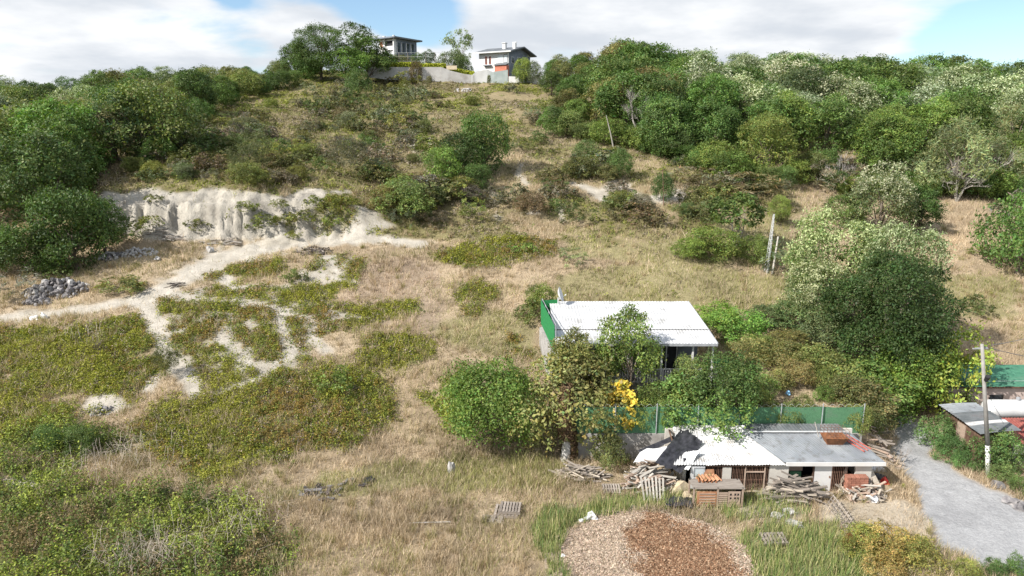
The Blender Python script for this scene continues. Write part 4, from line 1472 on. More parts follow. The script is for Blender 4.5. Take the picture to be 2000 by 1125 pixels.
for a in [
    ('giant', 620, 38, 144.0, T_DARK, 'large round dark oak on the ridge left of the grey villa', 'tree', 1.12),
    ('pine', 690, 38, 150.0, T_DARK, 'dark conifer behind the big ridge oak', 'tree', 1.25),
    ('oak', 722, 68, 150.0, T_MID, 'green tree close to the balcony of the grey villa', 'tree', 1.15),
    ('oak', 672, 88, 143.0, T_MID, 'low green tree at the foot of the big ridge oak', 'tree', 1.4),
    ('oak', 575, 82, 146.0, T_DARK, 'smaller dark tree left of the big ridge oak', 'tree', 1.2),
    ('fruit', 1545, 640, 47.0, G_BROWN, 'brown-green tree in the upper garden', 'tree', 1.5),
    ('fruit', 1490, 650, 46.5, G_FRUIT, 'green tree in the upper garden beside the terrace', 'tree', 1.3),
    ('gardenbush', 1560, 700, 42.6, G_BROWN, 'rusty bush beside the garden path', 'bush', 1.3),
    ('gardenbush', 1620, 715, 42.2, G_FRUIT, 'leafy bush right of the garden path', 'bush', 1.3),
    ('gardenbush', 1455, 720, 40.4, G_FRUIT, 'bush behind the green lemon tree', 'bush', 1.3),
    ('gardenbush', 1290, 745, 38.9, G_LIME, 'bright bush between conifer and lemon tree', 'bush', 1.0),
    ('gardenbush', 1255, 782, 37.35, (.22, .27, .06), 'light vine drooping over the left half of the green fence', 'bush', .55),
    ('gardenbush', 1310, 785, 37.35, G_LIME, 'creeper hanging over the middle of the green fence', 'bush', .6),
    ('gardenbush', 1540, 785, 37.5, G_FRUIT, 'creeper hanging over the right half of the green fence', 'bush', .7),
    ('gardenbush', 1680, 790, 37.4, G_FRUIT, 'creeper covering the right end of the green fence', 'bush', .8),
    ('gardenbush', 1835, 630, 43.8, (.20, .26, .05), 'yellow-green vine climbing the right side of the huge dark tree', 'bush', .8),
    ('gardenbush', 1690, 705, 42.8, G_LIME, 'bright vine under the left side of the huge dark tree', 'bush', 1.4),
]:
    plant_Y(a[0], a[1], a[2], a[3], a[4], a[5], a[6], a[7])
# undergrowth along the edge of the woods, each bush its own
g = np.random.default_rng(640)
for px in np.arange(1085, 2010, 26):
    py = np.interp(px, [p[0] for p in R_EDGE], [p[1] for p in R_EDGE]) + g.uniform(-4, 8)
    tn, tone = [('dark green', T_DARK), ('green', T_MID), ('olive', T_OLIVE), ('light green', T_BRIGHT)][g.integers(0, 4)]
    o = plant_at('bushy', px, py, g.uniform(32, 58), tone, f'{tn} bush along the lower edge of the right-hand wood', 'bush', g.uniform(1.0, 1.4), 'bush', False, 'bushes along the wood edge')
for px in np.arange(262, 620, 24):
    py = np.interp(px, [255, 330, 340, 400, 470, 520, 620], [338, 303, 265, 228, 192, 180, 152]) + g.uniform(-3, 6)
    tn, tone = [('dark green', T_DARK), ('green', T_MID), ('olive', T_OLIVE)][g.integers(0, 3)]
    o = plant_at('bushy', px, py, g.uniform(26, 48), tone, f'{tn} bush along the edge of the left-hand wood', 'bush', g.uniform(1.0, 1.4), 'bush', False, 'bushes along the wood edge')

# small shrubs clinging to the clay bank
for px, py, hp_x, lab in [(290, 450, 26, 'yellow-green shrub low on the clay bank'), (300, 395, 16, 'small shrub under the lip of the clay bank'), (388, 452, 22, 'shrub at the foot of the clay bank'), (480, 412, 20, 'dark shrub in the middle of the clay bank'),
                         (520, 440, 24, 'wide shrub at the right foot of the clay bank'), (500, 452, 18, 'low shrub left of the wide bank shrub'), (560, 440, 22, 'shrub where the bank breaks up'), (598, 432, 20, 'round shrub on the broken bank'), (640, 415, 20, 'olive shrub on the broken bank'),
                         (650, 440, 18, 'low olive shrub above the track end'), (612, 400, 18, 'tuft on the upper broken bank'), (680, 400, 20, 'green tuft on the upper broken bank'), (545, 405, 16, 'tiny shrub on the clay bank ledge'), (575, 465, 14, 'flat tuft beside the track')]:
    plant_at('shrub', px, py, hp_x, (.17, .18, .045), lab, 'shrub', 1.5, 'hill_shrub', False)

# small orange-leaved shrub and dead trees
plant_at('shrub', 1255, 288, 36, (.42, .20, .04), 'orange-leaved shrub at the foot of the bare grey tree', 'bush', 1.1, 'bush', False)


def bare_tree(px, py, hpx, spread, mat, label, seed, levels=4, lean=0.0, stems=3):
    g = np.random.default_rng(seed)
    c = ground(px, py)
    depth = c.y * cp - (c.z - CAMZ) * sp
    h = hpx * depth / FPX
    root = empty('bare_tree', c - Vector((0, 0, .1)), label, 'tree')
    mbs = [MB(), MB()]

    def grow(p, d, l, r, lev):
        e = p + d * l
        mid = p.lerp(e, .5) + Vector(g.normal(size=3)) * l * .06
        mbs[0 if lev <= 1 else 1].path([p, mid, e], [r, r * .8, r * .58], 5)
        if lev >= levels:
            return
        for _ in range(3 if lev < 2 else 4):
            nd = (d + Vector(g.normal(size=3)) * spread + Vector((0, 0, .15))).normalized()
            grow(p.lerp(e, .45 + .55 * float(g.random())), nd, l * (.55 + .2 * float(g.random())), r * .5, lev + 1)
    for s_ in range(stems):
        a = 2 * math.pi * s_ / stems + .5
        grow(Vector((0, 0, 0)), Vector((math.cos(a) * .35 + lean, math.sin(a) * .2, 1)).normalized(), h * .42, h * .022, 0)
    mbs[0].build('trunk', mat, root)
    mbs[1].build('twigs', mat, root)['kind'] = 'stuff'
    return root


bare_tree(1868, 393, 105, .62, M['palebark'], 'dead white tree with bare spreading twigs', 901, 4, .15, 4)
bare_tree(1252, 290, 118, .45, M['greybark'], 'bare grey tree at the front of the wood', 902, 4, 0, 3)
bare_tree(1640, 372, 85, .4, M['greybark'], 'leafless brown sapling beside the straw clearing', 903, 3, 0, 3)
bare_tree(1925, 385, 120, .3, M['palebark'], 'thin pale leafless tree right of the dead white tree', 904, 3, .05, 2)
bare_tree(1755, 905, 55, .7, M['greybark'], 'dry bare branch lying beside the shed end', 905, 3, .3, 2)
c = ground(190, 690)
bare_tree(195, 690, 38, .7, M['bark'], 'dark leafless bush among the heath', 906, 3, 0, 4)

for (p0, p1, r, lab, m) in [((1200, 296), (1184, 225), .10, 'leaning dead trunk at the front of the wood', 'palebark'), ((1296, 402), (1294, 330), .05, 'thin brown post on the slope above the bank', 'rustbars')]:
    b0 = ground(*p0)
    b1 = at(p1[0], p1[1], b0.y)
    mb = MB().path([Vector((0, 0, -.15)), (b1 - b0) * .5 + Vector((.03, 0, 0)), b1 - b0], [r, r * .8, r * .5], 8)
    tag(mb.build('dead_trunk' if r > .08 else 'post', M[m], loc=b0), lab, 'trunk' if r > .08 else 'post')

# ---------------------------------------------------------------- reeds in the garden
g = np.random.default_rng(601)
n = 2600
cen = g.choice(60, n)
cxs, cys = g.uniform(6.2, 11.5, 60), g.uniform(37.5, 39.6, 60)
X, Y = cxs[cen] + g.normal(size=n) * .12, cys[cen] + g.normal(size=n) * .12
col = mixcol([(.17, .25, .06), (.24, .30, .08), (.12, .19, .05)], g.integers(0, 3, n), g)
blades('garden_reeds', X, Y, height(X, Y), .7 + .9 * g.random(n), np.full(n, .035), col, .5, 'tall light green reeds growing behind the green screen fence', 'reeds', M['straw'], g)


# ---------------------------------------------------------------- garden wall, screen fence, overgrown column
def box_obj(name, c, d, mat, parent=None, rot=None):
    return MB().box((0, 0, 0), d).build(name, mat, parent, loc=c, rot=rot)


FX0, FX1 = 3.55, 20.1
wall = empty('retaining_wall', (FX0, WALL_Y, 0), 'grey concrete retaining wall under the green screen fence', 'wall')
xs = np.linspace(FX0, FX1, 7)
for i in range(6):
    box_obj('wall_panel', ((xs[i] + xs[i + 1]) / 2 - FX0, .03 * math.sin(i * 2.1), .72), (xs[i + 1] - xs[i] - .015, .24, 1.85), M['concrete'], wall)
fence = empty('screen_fence', (FX0, WALL_Y - .02, 1.64), 'green mesh screen fence on the concrete garden wall', 'fence')
nb = 7
fx = np.linspace(0, FX1 - FX0, nb + 1)
for i in range(nb):
    vs, fs = [], []
    for j in range(9):
        u = j / 8
        for k in range(5):
            v = k / 4
            x = fx[i] + (fx[i + 1] - fx[i]) * u
            sag = .05 * math.sin(math.pi * u) * (v > .9)
            vs.append((x, .05 * math.sin(u * 9 + i * 2 + v * 3) * .5 + .03, v * 1.62 - sag + .02))
    for j in range(8):
        for k in range(4):
            a = j * 5 + k
            fs.append((a, a + 5, a + 6, a + 1))
    MB().add(vs, fs).build('screen_panel', M['turf'], fence, True)
for i in range(nb + 1):
    MB().tube((fx[i], -.04, -.1), (fx[i], -.04, 1.85), .028, n=8).build('post', M['steel'], fence)
mb = MB()
for i in range(nb):
    pts = [Vector((fx[i] + (fx[i + 1] - fx[i]) * k / 26, -.04 + .09 * math.cos(k * 1.25), 1.72 + .09 * math.sin(k * 1.25))) for k in range(27)]
    mb.path(pts, [.006] * 27, 4)
mb.build('razor_wire', M['palewire'], fence)

# column swallowed by brown creeper
cb = Vector((3.12, 36.85, gz(3.12, 36.7) - .1))
colm = empty('overgrown_column', cb, 'tall whitewashed column wrapped in dead brown creeper', 'column')
g = np.random.default_rng(611)
mb = MB()
pts = [Vector((.08 * math.sin(z * 1.3), .05 * math.cos(z), z)) for z in np.linspace(0, 4.6, 9)]
mb.path(pts, [.34, .33, .3, .27, .24, .2, .17, .14, .1], 12)
mb.build('pillar', M['limewash'], colm, True)
n = 9000
zz = .35 + 4.35 * g.random(n) ** .8
th = g.random(n) * 6.283
th[zz < 1.5] = (th[zz < 1.5] * .55 - 1.2)
rad = (.56 - .06 * zz) * (.75 + .45 * g.random(n))
P = np.stack([rad * np.cos(th) + .08 * np.sin(zz * 1.3), rad * np.sin(th), zz], 1)
nn = unit(np.stack([np.cos(th), np.sin(th), .3 * np.ones(n)], 1) + .7 * g.normal(size=(n, 3)))
V, F, kk = leaf_arrays(P, nn, .06 + .06 * g.random(n), .4, g)
cc = mixcol([(.14, .085, .05), (.18, .115, .07), (.10, .06, .036), (.15, .12, .06)], g.integers(0, 4, n), g)
o = link('creeper', mesh_arrays('creeper', V, F, kk, np.repeat(cc, 4, 0)), M['cover'], colm)

# ---------------------------------------------------------------- cottage
cot = empty('cottage', (2.75, 41.9, 2.7), 'white-roofed garden cottage with porch and grey walls', 'house')


def L(x, y, z):
    return Vector((x - 2.75, y - 41.9, z - 2.7))


FZ = 3.1
box_obj('floor_slab', L(7.7, 45.3, 2.72), (9.9, 7.0, .72), M['concrete'], cot)
box_obj('wall', L(7.7, 48.2, 4.7), (9.3, .2, 3.2), M['greygreen'], cot)
box_obj('wall', L(3.2, 46.0, 4.6), (.2, 4.2, 3.0), M['white'], cot)
box_obj('wall', L(12.2, 46.0, 4.6), (.2, 4.2, 3.0), M['greygreen'], cot)
# front wall with door and window openings, set back under the porch
for x0, x1, z0, z1 in [(3.3, 5.2, FZ, 6.0), (5.2, 6.6, FZ, 4.0), (5.2, 6.6, 5.3, 6.0), (6.6, 9.5, FZ, 6.0), (9.5, 11.0, 5.35, 6.0), (11.0, 12.1, FZ, 6.0)]:
    box_obj('wall', L((x0 + x1) / 2, 43.9, (z0 + z1) / 2), (x1 - x0, .16, z1 - z0), M['greygreen'], cot)
d_ = box_obj('door', L(10.25, 43.98, 4.2), (1.46, .06, 2.25), M['dark'], cot)
for x in (9.55, 10.25, 10.95):
    box_obj('frame', (x - 10.25, -.06, 0), (.07, .05, 2.25), M['white'], d_)
box_obj('handle', (.1, -.1, -.1), (.03, .05, .18), M['steel'], d_)
w_ = box_obj('window', L(5.9, 43.96, 4.65), (1.36, .05, 1.26), M['glass'], cot)
for x in (-.66, 0, .66):
    box_obj('frame', (x, -.05, 0), (.06, .05, 1.26), M['white'], w_)
for z in (-.6, .6):
    box_obj('frame', (0, -.053, z), (1.26, .05, .06), M['white'], w_)
# roof: a large back pitch and a shallower porch strip of white sheets
rx0, rx1 = 2.7, 12.75
ym, zm = 43.3, 6.02
nS = 10
for i in range(nS):
    a, b = rx0 + (rx1 - rx0) * i / nS, rx0 + (rx1 - rx0) * (i + 1) / nS + .03
    corr_sheet(L(a, ym, zm + .05), L(b, ym, zm + .05), L(b, 48.75, 6.62), L(a, 48.75, 6.62), 5, .012, 3).build('roof_sheet', M['whiteroof'], cot)
    corr_sheet(L(a, 41.25, 5.74), L(b, 41.25, 5.74), L(b, ym + .1, zm), L(a, ym + .1, zm), 5, .012, 2).build('porch_sheet', M['whiteroof'], cot)
MB().bar(L(rx0, 41.22, 5.66), L(rx1 + .05, 41.22, 5.66), .06, .16).build('fascia', M['steel'], cot)
mb = MB().bar(L(rx1 + .05, 41.22, 5.7), L(rx1 + .05, ym, 5.97), .05, .16).bar(L(rx1 + .05, ym, 5.97), L(rx1 + .05, 48.8, 6.56), .05, .16)
mb.build('bargeboard', M['steel'], cot)
MB().slab([L(rx0 + .05, 41.3, 5.66), L(rx1, 41.3, 5.66), L(rx1, 48.7, 6.5), L(rx0 + .05, 48.7, 6.5)], .04).build('ceiling', M['greygreen'], cot)
for x in (2.9, 5.1, 7.3, 9.4, 11.35, 12.6):
    box_obj('porch_post', L(x, 41.5, 4.36), (.11, .11, 2.55), M['white'], cot)
rail = box_obj('railing', L(7.7, 41.45, 4.0), (9.8, .05, .06), M['white'], cot)
for i in range(62):
    if i % 10 == 0:
        continue
    box_obj('baluster', (-4.85 + i * .159, 0, -.45), (.05, .03, .84), M['white'], rail)
box_obj('bottom_rail', (0, 0.002, -.86), (9.8, .045, .05), M['white'], rail)

# green side screen standing on a wall left of the cottage
sw = empty('side_screen', (2.3, 45.2, 4.9), 'deep green side screen at the left end of the cottage', 'fence')
A0, A1 = Vector((2.72, 42.0, 4.9)), Vector((2.12, 48.2, 5.1))
A2 = Vector((3.3, 48.3, 5.15))
o0 = Vector((2.3, 45.2, 4.9))
for k in range(4):
    p, q = A0.lerp(A1, k / 4) - o0, A0.lerp(A1, (k + 1) / 4) - o0
    MB().slab([p, q, q + Vector((-.03, 0, 1.75)), p + Vector((-.03, 0, 1.75))], .03).build('screen_panel', M['deepturf'], sw)
p, q = A1 - o0, A2 - o0
MB().slab([p, q, q + Vector((0, 0, 1.7)), p + Vector((0, 0, 1.7))], .03).build('screen_panel', M['deepturf'], sw)
for k in range(5):
    p = A0.lerp(A1, k / 4) - o0
    MB().tube(p + Vector((.05, 0, -1)), p + Vector((.05, 0, 1.85)), .025, n=6).build('post', M['steel'], sw)
MB().tube(A0 - o0 + Vector((.05, 0, 1.82)), A1 - o0 + Vector((.05, 0, 1.82)), .02, n=6).build('rail', M['steel'], sw)
mb = MB()
for k in range(5):
    p, q = A0.lerp(A1, k / 5), A0.lerp(A1, (k + 1) / 5)
    mb.bar((p.x - .03, p.y, 3.7), (q.x - .03, q.y, 3.75), .22, 2.2)
tag(mb.build('side_wall', M['concrete']), 'pale wall carrying the deep green side screen', 'wall')
ds = empty('satellite_dish', (3.3, 48.1, 6.3), 'white satellite dish on a pole at the cottage roof corner', 'satellite dish')
MB().tube((0, 0, -1.4), (0, 0, .75), .04, n=8).build('pole', M['whitesteel'], ds)
MB().tube((0, 0, .1), (-.9, -1.2, -.9), .03, n=6).build('brace', M['whitesteel'], ds)
vs, fs = [], []
q = Vector((.93, -.22, .3)).to_track_quat('Z', 'Y').to_matrix()
for i in range(6):
    for k in range(20):
        r_ = .5 * i / 5
        t_ = 2 * math.pi * k / 20
        vs.append(q @ Vector((r_ * math.cos(t_), r_ * math.sin(t_) * 1.1, .22 * (i / 5) ** 2)) + Vector((0, 0, .95)))
for i in range(5):
    for k in range(20):
        fs.append((i * 20 + k, i * 20 + (k + 1) % 20, i * 20 + 20 + (k + 1) % 20, i * 20 + 20 + k))
MB().add(vs, fs).build('dish', M['whitesteel'], ds, True)
MB().tube((0, 0, .6), (.5, -.1, .95), .018, n=6).build('feed_arm', M['whitesteel'], ds)
MB().tube((.46, -.1, .93), (.56, -.12, 1.0), .04, n=8).build('receiver', M['whitesteel'], ds)

# things right of the cottage
def lumpy(name, loc, dims, mat, label, cat, seed, n=2, rough=.35, parent=None):
    import bmesh
    bm = bmesh.new()
    bmesh.ops.create_icosphere(bm, subdivisions=n, radius=1)
    g = np.random.default_rng(seed)
    ph = g.random(6) * 6
    for v in bm.verts:
        c = v.co
        k = 1 + rough * (math.sin(c.x * 3.1 + ph[0]) * math.sin(c.y * 2.7 + ph[1]) + .6 * math.sin(c.z * 4.3 + ph[2]) * math.cos(c.x * 5.1 + ph[3]) + .4 * math.sin(c.y * 7 + ph[4]))
        v.co = Vector((c.x * dims[0] * k, c.y * dims[1] * k, max(c.z * dims[2] * k, -.25 * dims[2])))
    me = bpy.data.meshes.new(name)
    bm.to_mesh(me)
    bm.free()
    o = link(name, me, mat, parent, loc)
    if label:
        tag(o, label, cat)
    return o


p = at(1420, 720, 41.5)
for i, (px, py, m, nm, lab, cat, dm) in enumerate([
        (1413, 722, 'bluebag', 'blue_tarp', 'blue plastic sheet right of the cottage porch', 'tarp', (.55, .3, .3)),
        (1541, 752, 'bluebag', 'blue_bucket', 'small blue bucket in the garden', 'bucket', (.16, .16, .2))]):
    q_ = at(px, py, 41.2)
    lumpy(nm, (q_.x, q_.y, gz(q_.x, q_.y) + .1), dm, M[m], lab, cat, 700 + i)
tb = empty('garden_table', (13.9, 44.3, gz(13.9, 44.3)), 'green garden table on the terrace beside the cottage', 'table')
box_obj('table_top', (0, 0, .85), (1.3, .8, .05), M['deepturf'], tb)
for x in (-.55, .55):
    for y_ in (-.3, .3):
        box_obj('leg', (x, y_, .4), (.06, .06, .85), M['deepturf'], tb)
tr_ = box_obj('terrace_slab', (13.9, 43.6, gz(13.9, 43.6) + .02), (2.6, 3.6, .3), M['concrete'])
tag(tr_, 'pale paved terrace right of the cottage', 'terrace')

# ---------------------------------------------------------------- the long shed
shed = empty('shed', (8.6, 33.7, 0), 'long low shed with white and grey sheet roof', 'shed')


def S(x, y, z):
    return Vector((x - 8.6, y - 33.7, z))


box_obj('back_wall', S(14, 36.6, 1.05), (10.6, .15, 2.2), M['render'], shed)
box_obj('side_wall', S(19.0, 35.2, .85), (.15, 2.7, 1.75), M['render'], shed)
box_obj('side_wall', S(9.2, 35.2, .75), (.15, 2.7, 1.55), M['render'], shed)
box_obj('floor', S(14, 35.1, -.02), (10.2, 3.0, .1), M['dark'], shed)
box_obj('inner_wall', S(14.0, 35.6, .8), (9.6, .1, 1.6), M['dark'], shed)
box_obj('wall_panel', S(14.05, 33.48, .76), (1.02, .12, 1.6), M['render'], shed)
box_obj('wall_panel', S(18.5, 33.48, .80), (.85, .12, 1.66), M['render'], shed)
door = box_obj('door', S(16.38, 33.46, .78), (.9, .08, 1.6), M['white'], shed)
box_obj('frame', (-.49, .01, 0), (.07, .1, 1.64), M['brownwall'], door)
box_obj('frame', (.49, .01, 0), (.07, .1, 1.64), M['rustbars'], door)
box_obj('latch', (.36, -.05, .05), (.05, .04, .12), M['rustbars'], door)
win = box_obj('window_unit', S(9.75, 33.36, .85), (.74, .1, 1.28), M['whitesteel'], shed)
for zz in (-.3, .3):
    box_obj('pane', (.06, -.052, zz), (.5, .02, .46), M['paneglass'], win)
    box_obj('rim', (.06, -.06, zz + .25), (.56, .05, .05), M['steel'], win)
    box_obj('rim', (-.21, -.06, zz), (.05, .05, .46), M['steel'], win)
cage = box_obj('barred_front', S(11.85, 33.42, 1.45), (3.4, .05, .06), M['rustbars'], shed)
for i in range(40):
    if 20 <= i <= 26 and False:
        continue
    box_obj('bar', (-1.66 + i * .085, 0, -.72), (.022, .022, 1.46), M['rustbars' if i % 3 else 'brownwall'], cage)
box_obj('cross_rail', (0, .03, -.8), (3.4, .03, .05), M['rustbars'], cage)
box_obj('white_panel', (-.55, -.03, -.42), (.46, .03, .74), M['render'], cage)
box_obj('gate_frame', (.42, -.03, -.72), (.06, .05, 1.4), M['pinkwood'], cage)
box_obj('gate_frame', (.95, -.032, -.32), (1.0, .05, .06), M['pinkwood'], cage)
box_obj('gate_frame', (1.45, -.03, -.72), (.06, .05, 1.4), M['pinkwood'], cage)
cage2 = box_obj('barred_front', S(17.25, 33.42, 1.5), (.8, .05, .05), M['rustbars'], shed)
for i in range(9):
    box_obj('bar', (-.38 + i * .095, 0, -.74), (.022, .022, 1.46), M['rustbars'], cage2)
# back of the open bay
box_obj('bay_sheet', S(15.15, 33.95, .62), (.62, .05, .5), M['turf'], shed)
box_obj('bay_sheet', S(15.15, 33.99, 1.15), (.75, .05, .5), M['pinkwood'], shed)
# roof sheets
nW = 7
for i in range(nW):
    f0, f1 = 8.45 + (14.35 - 8.45) * i / nW, 8.45 + (14.35 - 8.45) * (i + 1) / nW + .05
    b0, b1 = 9.3 + (13.15 - 9.3) * i / nW, 9.3 + (13.15 - 9.3) * (i + 1) / nW + .04
    dz = .02 * math.sin(i * 2.2)
    corr_sheet(S(f0, 33.22 + .03 * math.sin(i * 3), 1.60 + dz), S(f1, 33.22, 1.62 - dz), S(b1, 36.7, 2.3), S(b0, 36.7, 2.28 + dz), 6, .022, 6, sag=.05).build('white_sheet', M['dirtywhite'], shed)
nG = 8
for i in range(nG):
    f0, f1 = 14.2 + (19.45 - 14.2) * i / nG, 14.2 + (19.45 - 14.2) * (i + 1) / nG + .04
    b0, b1 = 12.95 + (18.9 - 12.95) * i / nG, 12.95 + (18.9 - 12.95) * (i + 1) / nG + .04
    corr_sheet(S(f0, 33.25, 1.74), S(f1, 33.25, 1.74), S(b1, 36.0, 2.16), S(b0, 36.0, 2.16), 5, .009, 2).build('grey_sheet', M['greyroof'], shed)
for i in range(9):
    x0, x1 = 13.3 + i * .60, 13.3 + (i + 1) * .60 - .02
    corr_sheet(S(x0, 35.95, 2.22 + .02 * math.sin(i * 4)), S(x1, 35.95, 2.22), S(x1 - .12, 36.78, 2.36), S(x0 - .12, 36.78, 2.36), 3, .012, 1).build('top_sheet', M['darkzinc'], shed)
MB().bar(S(13.2, 35.93, 2.26), S(18.8, 35.93, 2.25), .09, .05).build('ridge_cap', M['whitesteel'], shed)
MB().bar(S(14.3, 33.2, 1.66), S(19.5, 33.2, 1.66), .05, .2).build('fascia', M['white'], shed)
for i in range(7):
    MB().bar(S(8.8 + i * 1.6, 33.5, 1.5), S(8.9 + i * 1.55, 36.5, 2.1), .06, .09).build('rafter', M['brownwall'], shed)
for k, (x0, x1) in enumerate([(18.05, 18.9), (18.3, 19.15), (18.55, 19.4)]):
    p0, p1 = Vector((x0, 35.7, 2.19)), Vector((x1 - .1, 34.1 + .15 * k, 1.94))
    o = MB().bar(Vector((0, 0, 0)), p1 - p0, .07, .04).build('red_lath', M['redrust'], loc=p0)
    tag(o, ['red', 'red', 'red'][k] + ' painted lath lying on the grey shed roof', 'lath', 'red laths on the shed roof')

# rusty tray and wire cage on the roof
tray = empty('rusty_tray', (17.55, 35.0, 2.02), 'rusty open iron tray with wire cage on the shed roof', 'tray')
mb = MB()
b_, t_ = (.42, .2), (.62, .42)
for k in range(4):
    s0 = [(-1, -1), (1, -1), (1, 1), (-1, 1)][k]
    s1 = [(1, -1), (1, 1), (-1, 1), (-1, -1)][k]
    a0, a1 = Vector((s0[0] * b_[0], s0[1] * b_[1], 0)), Vector((s1[0] * b_[0], s1[1] * b_[1], 0))
    c1, c0 = Vector((s1[0] * t_[0], s1[1] * t_[1], .42)), Vector((s0[0] * t_[0], s0[1] * t_[1], .42))
    mb.slab([a0, a1, c1, c0], .02)
mb.slab([(-.42, -.2, 0), (.42, -.2, 0), (.42, .2, 0), (-.42, .2, 0)], .02)
mb.build('pan', M['rust'], tray)
wc = MB()
for i in range(7):
    x = -.6 + i * .2
    wc.bar((x, -.42, .42), (x, -.42, .85), .014).bar((x, .42, .42), (x, .42, .85), .014).bar((x, -.42, .85), (x, .42, .85), .014)
for z in (.55, .7, .85):
    wc.bar((-.62, -.43, z), (.62, -.43, z), .014).bar((-.62, .43, z), (.62, .43, z), .014)
wc.build('wire_cage', M['rustbars'], tray)
MB().tube((-.7, .3, .2), (-.9, .5, 1.0), .025, n=6).build('stick', M['palebark'], tray)


# ---------------------------------------------------------------- plastic sheets by the shed
def drape(name, corners, mat, label, cat, seed, nu=16, nv=14, wr=.09, sag=0.0):
    c00, c10, c11, c01 = [Vector(c) for c in corners]
    org = (c00 + c10 + c11 + c01) / 4
    nrm = (c10 - c00).cross(c01 - c00).normalized()
    if nrm.z < 0:
        nrm = -nrm
    vs, fs = [], []
    for j in range(nv + 1):
        for i in range(nu + 1):
            u, v = i / nu, j / nv
            ragged = .022 * float(vnoise(np.array(i * .9), np.array(j * .9), seed))
            p = c00.lerp(c10, u).lerp(c01.lerp(c11, u), v) + (c11 - c00) * ragged
            k = float(fbm(np.array(u * 5.0), np.array(v * 3.0), seed, 4)) + .5 * abs(float(vnoise(np.array(u * 8 + v * 5.0), np.array(v * 2.0), seed + 4)))
            vs.append(p + nrm * (wr * k * 2 - sag * math.sin(math.pi * u) * math.sin(math.pi * v)) - org)
    for j in range(nv):
        for i in range(nu):
            a = j * (nu + 1) + i
            fs.append((a, a + 1, a + nu + 2, a + nu + 1))
    return tag(MB().add(vs, fs).build(name, mat, None, True, loc=org), label, cat)


drape('black_tarp', [at(1278, 905, 33.2), at(1330, 925, 32.9), at(1372, 862, 35.0), at(1330, 838, 36.3)], M['tarp'], 'crumpled black plastic tarp over the left end of the shed', 'tarp', 41, 22, 20, .10)
drape('black_strip', [at(1245, 880, 35.2), at(1250, 888, 34.9), at(1345, 850, 35.9), at(1338, 842, 36.5)], M['tarp'], 'strip of black plastic running down beside the concrete wall', 'tarp', 44, 18, 6, .06)
drape('white_sheet', [at(1236, 905, 34.0), at(1290, 902, 33.6), at(1306, 872, 35.2), at(1252, 880, 35.2)], M['whitebag'], 'white plastic sheet beside the black tarp', 'plastic sheet', 47, 14, 10, .06)
drape('white_cover', [at(1317, 918, 33.3), at(1345, 918, 33.1), at(1368, 878, 34.0), at(1335, 885, 34.2)], M['whitebag'], 'white plastic cover hanging from the left roof corner', 'plastic sheet', 49, 12, 10, .05)
drape('white_board', [at(1316, 845, 36.3), at(1352, 845, 36.2), at(1352, 832, 36.7), at(1314, 832, 36.7)], M['whitebag'], 'small white sheet behind the black tarp', 'plastic sheet', 51, 6, 4, .01)
drape('grey_plastic', [at(1300, 990, 31.4), at(1352, 992, 31.3), at(1352, 972, 32.2), at(1300, 972, 32.2)], M['tarp'], 'grey crumpled plastic above the wood chips', 'plastic sheet', 53, 14, 10, .10)

# ---------------------------------------------------------------- heaps of planks, pallets, pens
BOX = MB().box((0, 0, 0), (1, 1, 1)).mesh('plank')
LOG = MB().tube((-.5, 0, 0), (.5, 0, 0), .5, .44, 7).mesh('log')
_boxes = {}


def box_mesh(matname, shape='box'):
    k = (matname, shape)
    if k not in _boxes:
        me = (BOX if shape == 'box' else LOG).copy()
        me.materials.clear()
        me.materials.append(M[matname])
        _boxes[k] = me
    return _boxes[k]


def heap(name, c, rx, ry, h, n, length, sec, mats, ang, spread, label, cat, seed, shape='box', piece='plank', tilt=.2):
    g = np.random.default_rng(seed)
    root = empty(name, c, label, cat)
    for i in range(n):
        r_ = math.sqrt(g.random())
        a = g.random() * 6.283
        x, y_ = r_ * math.cos(a) * rx, r_ * math.sin(a) * ry
        z = gz(c.x + x, c.y + y_) - c.z + h * (1 - r_ ** 1.6) * g.uniform(.15, 1.0) + .05
        l = length * g.uniform(.55, 1.15)
        o = link(piece, box_mesh(mats[g.integers(0, len(mats))], shape), None, root, (x, y_, z), (g.normal() * .12, g.normal() * tilt, ang + g.normal() * spread))
        o.scale = (l, sec[0] * g.uniform(.7, 1.3), sec[1] * g.uniform(.7, 1.3))
    return root


def gp(px, py):
    return ground(px, py)


heap('log_pile', gp(1135, 932), 1.15, .65, .8, 75, 1.35, (.11, .10), ['wood', 'wood', 'paleplank'], -.15, .35, 'pile of weathered logs in the grass below the overgrown column', 'log pile', 801, 'log', 'log')
heap('plank_heap', gp(1548, 972), 1.2, .7, 1.15, 110, 1.75, (.12, .055), ['wood', 'wood', 'wood', 'paleplank'], -.1, .35, 'big heap of grey planks in front of the shed', 'plank heap', 802)
heap('scrap_heap', gp(1685, 968), 1.1, .65, .75, 75, 1.05, (.11, .05), ['pinkwood', 'wood', 'paleplank', 'pinkwood', 'palewood'], .5, 1.2, 'heap of broken boards at the right end of the shed', 'scrap heap', 803, tilt=.35)
heap('board_stack', gp(1268, 950), 1.25, 1.15, 1.75, 150, 1.0, (.12, .035), ['palewood', 'palewood', 'pinkwood'], .45, .3, 'tall stack of bleached boards beside the concrete wall', 'board stack', 804, tilt=.3)
heap('timber_stack', gp(1712, 880), .8, 1.5, .9, 46, 1.5, (.12, .05), ['wood', 'pinkwood', 'wood'], 1.9, .45, 'loose timber stack between the shed end and the lane', 'timber stack', 805)
heap('wood_remains', gp(330, 470), 1.6, .5, .35, 34, 1.7, (.10, .05), ['wood', 'palewood'], .05, .35, 'grey timber remains under the clay bank', 'timber stack', 806)
